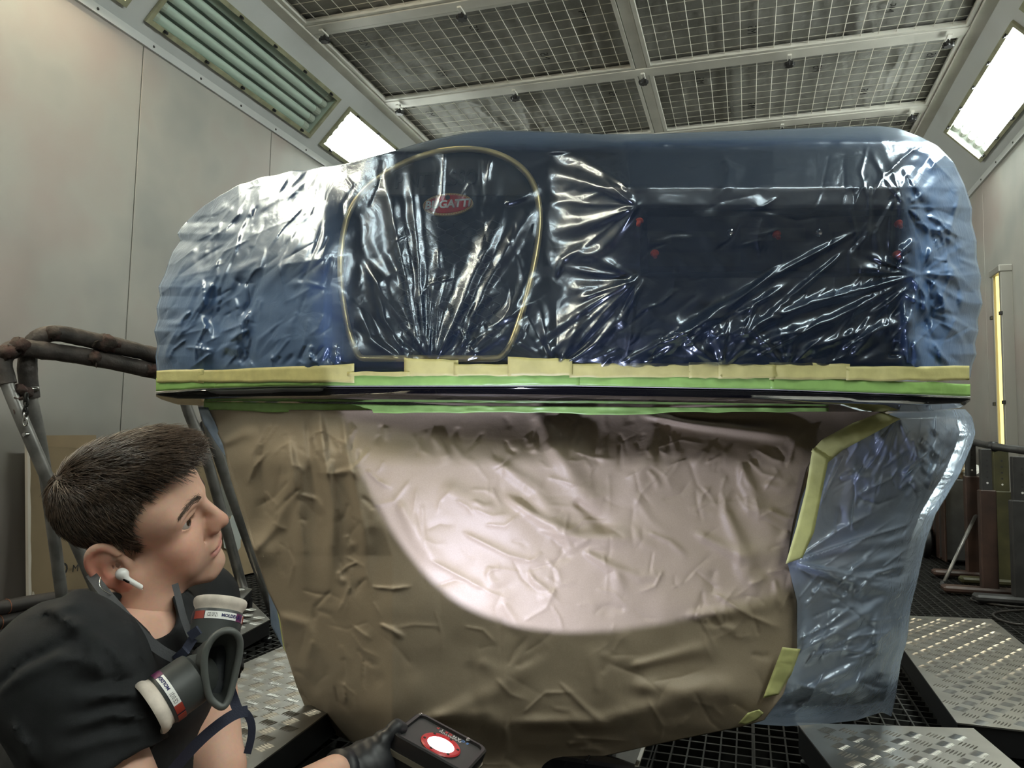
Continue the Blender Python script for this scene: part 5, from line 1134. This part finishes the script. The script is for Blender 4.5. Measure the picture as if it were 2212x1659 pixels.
# eyebrows and lashes
M_BROW = mat('brow_hair', (0.06, 0.036, 0.024), 0.5)
for s in (1, -1):
    n = 420; t = rs.uniform(0, 1, n); y = 0.011+0.040*t; z = 0.0505+0.006*np.sin(np.pi*(0.15+0.75*t))+rs.normal(0, 1, n)*0.0030*(1-0.65*t)
    x = np.full(n, 0.12); 
    p = np.stack([x, y*s, z], 1)
    for _ in range(26): dd = head_sdf(p[:, 0], p[:, 1], p[:, 2]); p[:, 0] -= np.clip(dd, -0.01, 0.01)*0.8
    nn = grad(head_sdf, p); dd = np.stack([np.full(n, -0.2), np.full(n, 0.9*s), 0.35-0.7*t], 1)+rs.normal(0, 0.15, (n, 3)); dd -= nn*(dd*nn).sum(1)[:, None]; dd /= np.linalg.norm(dd, axis=1)[:, None]
    v, f = strands(p-nn*0.0003, nn, dd, np.full(n, 0.0085)*rs.uniform(0.7, 1.1, n), 0.00035, 0.12, 8, 3); o = fig_link('eyebrow', h2w(v), f[:, ::-1], M_BROW, person); o['kind'] = 'stuff'
    n = 30; t = np.linspace(-0.9, 0.95, n); p = np.stack([0.0825-0.004*t**2, (0.0325+0.0145*t)*s, 0.0275+0.0022*t+0.0074*np.sqrt(1-t**2)], 1); nn = np.tile((0.5, 0, 0.85), (n, 1)); dd = np.stack([np.full(n, 0.8), 0.25*t*s, np.full(n, 0.1)], 1); dd /= np.linalg.norm(dd, axis=1)[:, None]
    v, f = strands(p, nn, dd, np.full(n, 0.0055), 0.00022, 0.6, 9, 3); o = fig_link('eyelashes', h2w(v), f[:, ::-1], M_BROW, person); o['kind'] = 'stuff'
# t-shirt
M_SHIRT = mat('black_cotton', (0.014, 0.015, 0.0165), 0.85, bump=0.25, bscale=900, bdist=0.0008, spec=0.25, var=0.2, vscale=30)
HEMN = SN+(EN-SN)*0.50; dn = (EN-SN)/np.linalg.norm(EN-SN); HEMF = SF+(EF-SF)*0.50; df = (EF-SF)/np.linalg.norm(EF-SF)
SHF = [([(-40, 1560), (0, 1480), (40, 1438), (110, 1402), (196, 1368)], -0.009, 9, False), ([(-10, 1500), (60, 1450), (150, 1415)], 0.007, 14, False), ([(90, 1305), (150, 1345), (198, 1366)], 0.009, 13, False), ([(60, 1330), (130, 1310), (190, 1300)], 0.006, 12, False), ([(196, 1368), (240, 1400), (290, 1460)], 0.009, 15, False), ([(190, 1372), (215, 1440), (230, 1520)], 0.008, 16, False),
       ([(320, 1500), (250, 1500), (150, 1520)], 0.011, 14, False), ([(330, 1550), (240, 1545), (120, 1580)], 0.011, 15, False), ([(325, 1580), (220, 1600), (100, 1640)], 0.009, 15, False), ([(110, 1420), (170, 1425), (230, 1450)], 0.007, 13, False), ([(280, 1330), (300, 1400), (320, 1450)], 0.007, 14, False), ([(20, 1560), (60, 1620), (80, 1680)], 0.009, 18, False), ([(300, 1470), (210, 1470), (120, 1480)], -0.007, 12, False)]
def shirt_sdf(X, Y, Z):
    MD = P(290, 1440, 1.04); d = su(s_cap(X, Y, Z, SN, MD, 0.080, 0.075), s_cap(X, Y, Z, MD, SF, 0.075, 0.055), 0.03); d = su(d, s_cap(X, Y, Z, MS, PEL, 0.115, 0.145), 0.05); d = su(d, s_cap(X, Y, Z, NECK1+(NECK0-NECK1)*0.45, NECK1, 0.050, 0.06), 0.03)
    a = s_cap(X, Y, Z, SN, EN, 0.080, 0.050); a = np.maximum(a, (X-HEMN[0])*dn[0]+(Y-HEMN[1])*dn[1]+(Z-HEMN[2])*dn[2]); d = su(d, a, 0.03)
    b = s_cap(X, Y, Z, SF, EF, 0.056, 0.052); b = np.maximum(b, (X-HEMF[0])*df[0]+(Y-HEMF[1])*df[1]+(Z-HEMF[2])*df[2]); d = su(d, b, 0.03)
    d = d - 0.011*np.sin((X*0.6+Y*0.5+Z*1.1)*46+3*np.sin(X*17+Y*9))*np.clip(np.sin(Z*23+X*11+1.0), 0, 1) - 0.004*np.sin(X*60+Z*38+Y*20)*np.clip(np.sin(X*13-Z*19), 0, 1)
    # folds and the sleeve seam on the side towards the chest
    qx, qy, qz = X-CAM[0], Y-CAM[1], Z-CAM[2]; zz = qx*FWD[0]+qy*FWD[1]+qz*FWD[2]; zz = np.maximum(zz, 0.2)
    ix = 1106+FPX*(qx*RGT[0]+qy*RGT[1]+qz*RGT[2])/zz; iy = 829.5-FPX*(qx*UPV[0]+qy*UPV[1]+qz*UPV[2])/zz; d = d - folds(ix, iy, SHF)
    # neck opening and sleeve hollows
    hole = s_cap(X, Y, Z, NECK0+(NECK0-NECK1)*0.5, NECK1+(NECK1-NECK0)*0.02, 0.049, 0.046); d = ss(d, hole, 0.006); d = ss(d, s_cap(X, Y, Z, NECK1, P(308, 1322, 0.965), 0.042, 0.038), 0.008)
    hs = s_cap(X, Y, Z, HEMN-dn*0.004, EN, 0.052, 0.042); d = ss(d, hs, 0.003); hs = s_cap(X, Y, Z, HEMF-df*0.004, EF, 0.046, 0.042); d = ss(d, hs, 0.003)
    return d
v, f = snet(shirt_sdf, bp_.min(0)-0.17, bp_.max(0)+0.17, 0.0055)
fig_link('t_shirt', smooth_mesh(v, f, 1, 0.5), f, M_SHIRT, person)
# trousers and shoes: he kneels, sitting back on his heels
M_TROU = mat('dark_work_trousers', (0.012, 0.013, 0.016), 0.8, bump=0.2, bscale=400); M_SHOE = mat('black_work_shoe', (0.01, 0.01, 0.01), 0.5)
hr = np.array([RGT[0], RGT[1], 0.0]); hr /= np.linalg.norm(hr); hfw = np.array([-hr[1], hr[0], 0.0]); legs = []
for s_ in (-1, 1):
    hp = PEL+hfw*0.09*s_; kn = np.array([*(PEL+hr*0.34+hfw*0.11*s_)[:2], 0.072]); an = np.array([*(PEL-hr*0.06+hfw*0.10*s_)[:2], 0.066]); legs.append((hp, kn, an))
def trou_sdf(X, Y, Z):
    d = s_cap(X, Y, Z, PEL+hfw*0.06, PEL-hfw*0.06, 0.135)
    for hp, kn, an in legs: d = su(d, s_cap(X, Y, Z, hp, kn, 0.085, 0.062), 0.03); d = su(d, s_cap(X, Y, Z, kn, an, 0.060, 0.048), 0.01)
    return np.maximum(d, 0.004-Z)
q = np.array([p for l in legs for p in l]+[PEL]); v, f = snet(trou_sdf, np.maximum(q.min(0)-0.2, (-9, -9, -0.02)), q.max(0)+0.2, 0.010); fig_link('trousers', smooth_mesh(v, f, 2), f, M_TROU, person)
for hp, kn, an in legs:
    to = an-hr*0.20; to[2] = 0.045
    v, f = snet(lambda X, Y, Z: np.maximum(su(s_cap(X, Y, Z, an, to, 0.048, 0.040), s_ell(X, Y, Z, to, (0.05, 0.05, 0.038)), 0.02), 0.004-Z), np.minimum(an, to)-0.08, np.maximum(an, to)+0.08, 0.008); fig_link('shoe', smooth_mesh(v, f, 2), f, M_SHOE, person)
# gloved hand on the lamp
M_GLOVE = mat('black_nitrile_glove', (0.010, 0.011, 0.014), 0.5, bump=0.3, bscale=90, bdist=0.002)
DL = 1.20
def Lp(x, y, d=DL): return P(x, y, d)
hand_pts = dict(w=Lp(742, 1668, 1.14), palm=Lp(800, 1655, 1.17))
thumb = [Lp(790, 1640, 1.165), Lp(825, 1600, 1.175), Lp(855, 1572, 1.185), Lp(868, 1572, 1.195)]
fing = []
for k in range(4):
    o = np.array([0.0, 0.0, 0.0])-UPV*0.017*k*0.9+FWD*0.004*k
    a = Lp(826, 1640, 1.20)+o; l = (1.0, 1.12, 1.05, 0.85)[k]
    fing.append([a, a+RGT*0.030*l-UPV*0.030*l+FWD*0.004, a+RGT*0.058*l-UPV*0.046*l-FWD*0.002, a+RGT*0.078*l-UPV*0.044*l-FWD*0.012])
def glove_sdf(X, Y, Z):
    d = s_cap(X, Y, Z, hand_pts['w'], hand_pts['palm'], 0.031, 0.036); d = su(d, s_cap(X, Y, Z, hand_pts['palm'], Lp(835, 1632, 1.19), 0.036, 0.024), 0.02)
    for i in range(3): d = su(d, s_cap(X, Y, Z, thumb[i], thumb[i+1], (0.019, 0.0135, 0.0115)[i], (0.0135, 0.0115, 0.010)[i]), 0.014 if i == 0 else 0.005)
    for ch in fing:
        for i in range(3): d = su(d, s_cap(X, Y, Z, ch[i], ch[i+1], (0.0115, 0.010, 0.009)[i], (0.010, 0.009, 0.008)[i]), 0.008 if i == 0 else 0.003)
    return d - 0.0012*np.sin(X*240+Z*170)*np.sin(Y*200)
q = np.array([hand_pts['w'], hand_pts['palm']]+thumb+[p for c in fing for p in c]); v, f = snet(glove_sdf, q.min(0)-0.05, q.max(0)+0.05, 0.003)
fig_link('glove', smooth_mesh(v, f, 1, 0.4), f, M_GLOVE, person)
cz = (Lp(742, 1668, 1.14)-Lp(722, 1672, 1.12)); cz /= np.linalg.norm(cz)
local(person, G().tube([Lp(728, 1671, 1.128), Lp(744, 1668, 1.14)], [0.0335, 0.0335], 20).build('glove_cuff', M_GLOVE, None, True))
# earbud
M_BUD = mat('white_earbud_plastic', (0.85, 0.85, 0.84), 0.2, coat=0.4)
eb = empty('earbud', h2w((0.003, 0.085, -0.006)), 'white wireless earbud in his right ear', 'earbud')
def bud_sdf(X, Y, Z):
    d = s_ell(X, Y, Z, (0.000, 0.0860, -0.004), (0.0085, 0.0075, 0.0085)); d = su(d, s_cap(X, Y, Z, (0.004, 0.0895, -0.008), (0.018, 0.0895, -0.026), 0.0036), 0.003); return d
v, f = snet(bud_sdf, (-0.015, 0.07, -0.035), (0.028, 0.1, 0.012), 0.0008); fig_link('shell', h2w(smooth_mesh(v, f, 2)), f[:, ::-1], M_BUD, eb)
v, f = snet(lambda X, Y, Z: s_cap(X, Y, Z, (0.0035, 0.0927, -0.0075), (0.0075, 0.0930, -0.0125), 0.0017), (-0.005, 0.08, -0.02), (0.02, 0.096, 0.0), 0.0006); fig_link('vent', h2w(v), f[:, ::-1], M_PUP, eb)
local(eb, link('stem_tip', h2w(np.array([(0.018+0.0030*math.cos(a)*0.7, 0.0895+0.0030*math.sin(a), -0.0262-0.0030*math.cos(a)*0.7) for a in np.linspace(0, 6.283, 13)[:-1]]+[(0.0195+0.0028*math.cos(a)*0.7, 0.0895+0.0028*math.sin(a), -0.0282-0.0028*math.cos(a)*0.7) for a in np.linspace(0, 6.283, 13)[:-1]])), [(i, (i+1) % 12, 12+(i+1) % 12, 12+i) for i in range(12)]+[tuple(range(12, 24))], M_CHROME))
# ------------------------------------------------------------------ inspection lamp
# lamp frame in camera directions: long edge falls to the right, face looks up
_w0 = 0.94*RGT-0.34*UPV; N_ = 0.34*RGT+0.94*UPV; _ps = math.radians(18)
W_ = math.cos(_ps)*_w0-math.sin(_ps)*FWD; V_ = -math.cos(_ps)*FWD-math.sin(_ps)*_w0
LO = P(951, 1606, 1.20); LM = Matrix(((W_[0], -V_[0], N_[0], LO[0]), (W_[1], -V_[1], N_[1], LO[1]), (W_[2], -V_[2], N_[2], LO[2]), (0, 0, 0, 1)))
M_LAMPB = mat('lamp_black_plastic', (0.012, 0.012, 0.013), 0.35); M_LAMPF = mat('lamp_face_grey', (0.035, 0.035, 0.036), 0.5); M_LRED = mat('lamp_red_ring', (0.45, 0.02, 0.025), 0.35)
lamp = empty('inspection_lamp', LO, 'black handheld inspection lamp with red lens ring, shining on the paper', 'lamp')
hw, hd = 0.066, 0.054
def rrect(a, b, r, n=6):
    out = []
    for cx, cy, s in ((a-r, b-r, 0), (-a+r, b-r, 1), (-a+r, -b+r, 2), (a-r, -b+r, 3)):
        for k in range(n+1): t = (s+k/n)*math.pi/2; out.append((cx+r*math.cos(t), cy+r*math.sin(t)))
    return out
def rslab(layers, n=28):
    g = G(); v = []; f = []
    for a, b, r, z in layers: v += [tuple(LM @ Vector((x, y, z))) for x, y in rrect(a, b, r)]
    for i in range(len(layers)-1):
        for k in range(n): f.append((i*n+k, i*n+(k+1) % n, (i+1)*n+(k+1) % n, (i+1)*n+k))
    f += [tuple(range(n))[::-1], tuple((len(layers)-1)*n+k for k in range(n))]
    return g.add(v, f)
body = rslab([(hw-0.006, hd-0.006, 0.012, -0.045), (hw-0.002, hd-0.002, 0.014, -0.040), (hw, hd, 0.015, -0.012), (hw, hd, 0.015, 0.004), (hw-0.003, hd-0.003, 0.013, 0.006), (hw-0.008, hd-0.008, 0.010, 0.006), (hw-0.009, hd-0.009, 0.009, 0.0015)]).build('housing', M_LAMPB, None, 30)
face = rslab([(hw-0.0095, hd-0.0095, 0.009, 0.0005), (hw-0.0095, hd-0.0095, 0.009, 0.002)]).build('face', M_LAMPF)
LM2 = LM @ Matrix.Translation((0.004, -0.010, 0)); ring = G().lathe([(0.022, 0.002), (0.032, 0.002), (0.033, 0.0035), (0.031, 0.0052), (0.024, 0.0052), (0.0222, 0.004)], 40, LM2, False).build('lens_ring', M_LRED, None, 40); ring['label'] = 'red ring around the lens'
M_LENS = emit('lamp_lens_lit', (1.0, 0.95, 0.97), 9.0)
lens = G().lathe([(0.0005, 0.0048), (0.012, 0.0046), (0.0222, 0.0038), (0.0222, 0.0025)], 32, LM2).build('lens', M_LENS, None, 40)
grip = rslab([(hw+0.0015, hd+0.0015, 0.016, -0.026), (hw+0.0015, hd+0.0015, 0.016, -0.018)]).build('grip_band', mat('lamp_band', (0.20, 0.18, 0.14), 0.3, metal=0.6))
local(lamp, body, face, ring, lens, grip)
for k in range(6):
    a = k/6*2*math.pi+0.3; p = LM2 @ Vector((0.0278*math.cos(a), 0.0278*math.sin(a), 0.0052)); local(lamp, G().lathe([(0.0024, -0.001), (0.0024, 0.0008), (0.001, 0.0012)], 8, Matrix.Translation(p) @ LM.to_3x3().to_4x4()).build('ring_screw', M_INK))
cols_ = [(0.12, 0.25, 0.6), (0.7, 0.7, 0.72), (0.6, 0.08, 0.08)]; MC = [mat('lamp_print_%s' % n, c, 0.5) for n, c in zip(('blue', 'white', 'red'), cols_)]
L1 = LM @ Matrix.Translation((0.006, 0.0395, 0.0022)) @ Matrix.Rotation(math.pi, 4, 'Z')
for i, ch in enumerate('SCANGRIP'):
    tm = text_mesh('brand_letter', ch, 0.0088, L1 @ Matrix.Translation(((i-3.5)*0.0078, 0.001, 0)), MC[(0, 0, 1, 1, 2, 2, 1, 2)[i]], None, 0.0002, 0, None, 0.0002); local(lamp, tm)
tm = text_mesh('model_lettering', 'SUNMATCH', 0.0075, LM @ Matrix.Translation((0.004, 0.0315, 0.0022)) @ Matrix.Rotation(math.pi, 4, 'Z'), MC[1], None, 0.0002); local(lamp, tm)
for x, y, r_l in ((-0.060, 0.044, 0.0), (0.03, 0.046, 0.0)):
    p = LM @ Vector((x, y, 0.006)); local(lamp, G().lathe([(0.004, -0.002), (0.003, 0.001), (0.001, 0.0016)], 8, Matrix.Translation(p)).build('corner_wear', M_CHROME))
ld = bpy.data.lights.new('lamp_beam', 'SPOT'); lo_ = bpy.data.objects.new('lamp_beam', ld); COL.objects.link(lo_)
ld.energy = 21; ld.spot_size = math.radians(89); ld.spot_blend = 0.05; ld.shadow_soft_size = 0.010; ld.color = (0.74, 0.76, 1.0)
lo_.location = LO+N_*0.030; lo_.rotation_euler = Vector((0.164, 0.653, 0.74)).to_track_quat('-Z', 'Y').to_euler(); local(lamp, lo_)
# ------------------------------------------------------------------ respirator hanging at his chest
M_RUB = mat('respirator_rubber', (0.055, 0.060, 0.058), 0.55, var=0.15, vscale=40); M_RUBIN = mat('respirator_inside', (0.022, 0.026, 0.032), 0.6)
M_CAN = mat('filter_barrel_grey', (0.040, 0.045, 0.044), 0.5); M_CAPW = mat('filter_prefilter_white', (0.62, 0.55, 0.48), 0.75, var=0.12, vscale=60, bump=0.2, bscale=200); M_BANDR = mat('band_red', (0.30, 0.035, 0.02), 0.5); M_BANDB = mat('band_navy', (0.015, 0.016, 0.035), 0.45); M_BANDP = mat('band_violet', (0.12, 0.02, 0.08), 0.5); M_TXB = mat('print_navy', (0.02, 0.025, 0.16), 0.5)
RD = 0.93
resp = empty('respirator', P(455, 1440, RD), 'dark rubber half-mask respirator with two white-capped filters on his chest', 'respirator')
def cam_dir(r, u, b): d = r*RGT+u*UPV-b*FWD; return d/np.linalg.norm(d)
def canister(px, py, d, axis, label_ang, flip, r=0.0305):
    o = P(px, py, d); z = axis; view = CAM-o; view /= np.linalg.norm(view); x = view-z*(view@z); x /= np.linalg.norm(x); Mf = frame(o, x, np.cross(z, x))   # local x faces the viewer
    fc = G().lathe([(r*0.80, -0.010), (r*0.97, -0.006), (r, 0.0), (r, 0.020), (r*1.01, 0.021), (r*1.01, 0.0335), (r*0.97, 0.036)], 40, Mf).build('filter', M_CAN, None, 30)
    bd = G().lathe([(r*1.012, 0.0225), (r*1.018, 0.0228), (r*1.018, 0.0325), (r*1.012, 0.033)], 48, Mf, False).build('band', M_BANDB, None, 30)
    cp = G().lathe([(r*0.95, 0.036), (r*0.97, 0.039), (r*1.04, 0.042), (r*1.08, 0.046), (r*1.08, 0.050), (r*1.03, 0.052), (r*0.95, 0.051), (r*0.88, 0.047), (r*0.5, 0.046), (0.001, 0.046)], 40, Mf).build('prefilter_cap', M_CAPW, None, 50)
    parts = [bd, cp]
    def arc(a0, a1, m, z0=0.0228, z1=0.0325, nm='label_field', rr=1.021):
        n = 14; v = []; f = []
        for k in range(n+1):
            a = math.radians(a0+(a1-a0)*k/n)
            for q in (z0, z1): v.append(Mf @ Vector((r*rr*math.cos(a), r*rr*math.sin(a), q)))
        for k in range(n): f.append((2*k, 2*k+2, 2*k+3, 2*k+1))
        ob = link(nm, v, f, m); ob.modifiers.new('thickness', 'SOLIDIFY').thickness = 0.0002; parts.append(ob)
    s = 1 if not flip else -1
    arc(label_ang-38, label_ang+38, M_PAPERWHITE, 0.0232, 0.0322)
    arc(label_ang+36*s, label_ang+58*s, M_BANDP if not flip else M_BANDR); arc(label_ang+60*s, label_ang+62*s, M_PAPERWHITE, rr=1.022) if not flip else None
    arc(label_ang+63*s, label_ang+110*s, M_BANDR); arc(label_ang-40*s, label_ang-70*s, M_BANDR if not flip else M_BANDP)
    def wrap(off):
        def b(c):
            a = math.radians(label_ang+off)+s*c.x/r*1.0 if False else math.radians(label_ang+off)+c.x/r
            return Vector((r*1.038*math.cos(a), r*1.038*math.sin(a), 0.0277+c.y))
        return b
    parts.append(text_mesh('maker_lettering', 'MOLDEX', 0.0052, Mf, M_TXB, None, 0.0001, 0, wrap(19), 0.0002, 1.0, 1.0)); parts.append(text_mesh('approval_lettering', 'CE 0121', 0.0068, Mf, M_INK, None, 0.0001, 0, wrap(-20), 0, 1.0, 0.55))
    if not flip: parts.append(text_mesh('class_lettering', 'A1', 0.0085, Mf, M_TXB, None, 0.0001, 0, wrap(48), 0.0002))
    local(resp, fc)
    for q in parts: q.parent = fc; q.matrix_parent_inverse = Matrix()
    return Mf
C1 = canister(460, 1386, 0.955, cam_dir(0.02, 0.87, -0.46), 8, False)
C2 = canister(411, 1470, 0.890, cam_dir(-0.66, -0.40, 0.63), 10, True)
# rubber body seen from inside
def mpt(x, y, b): return P(x, y, RD-0.030-b)
rimo = [(487, 1360, 0.016), (462, 1374, 0.020), (446, 1400, 0.024), (441, 1430, 0.026), (444, 1470, 0.026), (452, 1506, 0.024), (466, 1520, 0.022), (482, 1529, 0.020), (494, 1512, 0.014), (503, 1480, 0.008), (512, 1440, 0.004), (519, 1405, 0.002), (519, 1380, 0.004), (508, 1364, 0.010)]
rimi = [(480, 1393, -0.0077), (462, 1396, -0.0070), (449, 1404, -0.0056), (446, 1430, -0.0049), (449, 1460, -0.0049), (453, 1480, -0.0049), (456, 1496, -0.0042), (470, 1498, -0.0049), (480, 1496, -0.0063), (484, 1470, -0.0077), (487, 1440, -0.0091), (489, 1418, -0.0098), (487, 1404, -0.0098), (484, 1396, -0.0091)]
back = [(480, 1372, -0.040), (448, 1382, -0.036), (420, 1402, -0.030), (405, 1432, -0.024), (414, 1470, -0.020), (436, 1504, -0.016), (458, 1522, -0.010), (478, 1526, -0.010), (490, 1512, -0.020), (500, 1480, -0.034), (508, 1440, -0.044), (514, 1405, -0.050), (512, 1384, -0.050), (500, 1372, -0.046)]
def ringpts(l): q = chaikin(np.array([mpt(*p) for p in l]), 2); return q
A_, B_, C_ = ringpts(rimo), ringpts(rimi), ringpts(back); n = len(A_)
mid = (A_*0.5+C_*0.5) + (A_-A_.mean(0))*0.06
lay = [B_, A_*0.35+B_*0.65-(-FWD)*(-0.003), A_*0.9+B_*0.1, A_-(FWD)*0.004, A_+(A_-A_.mean(0))*0.03+FWD*0.003, mid, C_]
v = np.concatenate(lay); f = [(i*n+k, i*n+(k+1) % n, (i+1)*n+(k+1) % n, (i+1)*n+k) for i in range(len(lay)-1) for k in range(n)] + [tuple((len(lay)-1)*n+k for k in range(n))]
local(resp, link('facepiece', v, f, M_RUB, None, True))
local(resp, G().tube(A_-FWD*0.001, 0.0042, 10, closed=True).build('sealing_rim', mat('respirator_rim', (0.085, 0.092, 0.088), 0.5), None, True))
v = np.concatenate([B_, B_*0.75+B_.mean(0)*0.25+FWD*0.016]); local(resp, link('inner_cup', v, [(k, (k+1) % n, n+(k+1) % n, n+k) for k in range(n)]+[tuple(n+k for k in range(n))], M_RUBIN, None, True))
def neckpiece(a, b, ra, rb): 
    q = [a, (a+b)/2, b]; local(resp, G().tube(q, [ra, (ra+rb)/2, rb], 24).build('filter_seat', M_RUB, None, True))
neckpiece(np.array(C1 @ Vector((0, 0, -0.006))), P(474, 1398, 0.970), 0.027, 0.022); neckpiece(np.array(C2 @ Vector((0, 0, -0.006))), P(424, 1458, 0.945), 0.026, 0.018)
# straps
M_STRAP = mat('grey_webbing', (0.06, 0.062, 0.068), 0.8, bump=0.3, bscale=500); M_STRAPN = mat('navy_webbing', (0.018, 0.022, 0.045), 0.75, bump=0.3, bscale=500)
def ribbon(name, pts, width, m, parent, across=None, th=0.0012):
    p = open_chaikin(np.array([P(*q) for q in pts]), 3); t = np.gradient(p, axis=0); t /= np.linalg.norm(t, axis=1)[:, None]; a = across if across is not None else None; v = []; f = []
    for i in range(len(p)):
        vw = CAM-p[i]; vw /= np.linalg.norm(vw); s = np.cross(t[i], vw) if a is None else a-t[i]*(a@t[i]); s /= np.linalg.norm(s)+1e-9; nn = np.cross(t[i], s)
        for sx, sz in ((-1, -1), (1, -1), (1, 1), (-1, 1)): v.append(p[i]+s*width/2*sx+nn*th/2*sz)
    for i in range(len(p)-1):
        for k in range(4): f.append((i*4+k, i*4+(k+1) % 4, i*4+4+(k+1) % 4, i*4+4+k))
    f += [(0, 1, 2, 3), tuple(len(p)*4-4+k for k in range(4))]
    o = link(name, v, f, m, None, 40); local(parent, o); return o
ribbon('neck_strap', [(196, 1240, 0.985), (222, 1275, 0.935), (262, 1322, 0.915), (310, 1376, 0.905), (350, 1408, 0.91), (384, 1424, 0.918)], 0.012, M_STRAP, resp)
ribbon('neck_strap', [(378, 1262, 0.99), (386, 1292, 0.97), (396, 1335, 0.955), (412, 1374, 0.94)], 0.008, M_STRAP, resp)
for a, b in (((380, 1424, 0.915), (402, 1404, 0.912)), ((400, 1406, 0.918), (418, 1378, 0.925)), ((410, 1374, 0.918), (430, 1360, 0.918))): ribbon('strap_buckle', [a, ((a[0]+b[0])/2, (a[1]+b[1])/2, (a[2]+b[2])/2), b], 0.011, M_STRAPN, resp, None, 0.004)
ribbon('head_strap', [(498, 1490, 0.93), (506, 1515, 0.935), (516, 1540, 0.93)], 0.012, M_STRAPN, resp)
ribbon('head_strap', [(535, 1536, 0.93), (510, 1540, 0.925), (470, 1566, 0.915), (420, 1610, 0.905), (360, 1680, 0.90)], 0.013, M_STRAPN, resp)
ribbon('strap_end', [(516, 1534, 0.928), (534, 1540, 0.93), (545, 1566, 0.932), (543, 1595, 0.932), (534, 1628, 0.93)], 0.009, M_STRAPN, resp)
tag(G().tube(open_chaikin([P(218, 1246, 0.945), P(214, 1262, 0.935), P(222, 1275, 0.930), P(240, 1284, 0.93)], 3), 0.0008, 6).build('tag_wire', M_CHROME, None, True), 'thin silver wire loop behind his neck', 'wire')
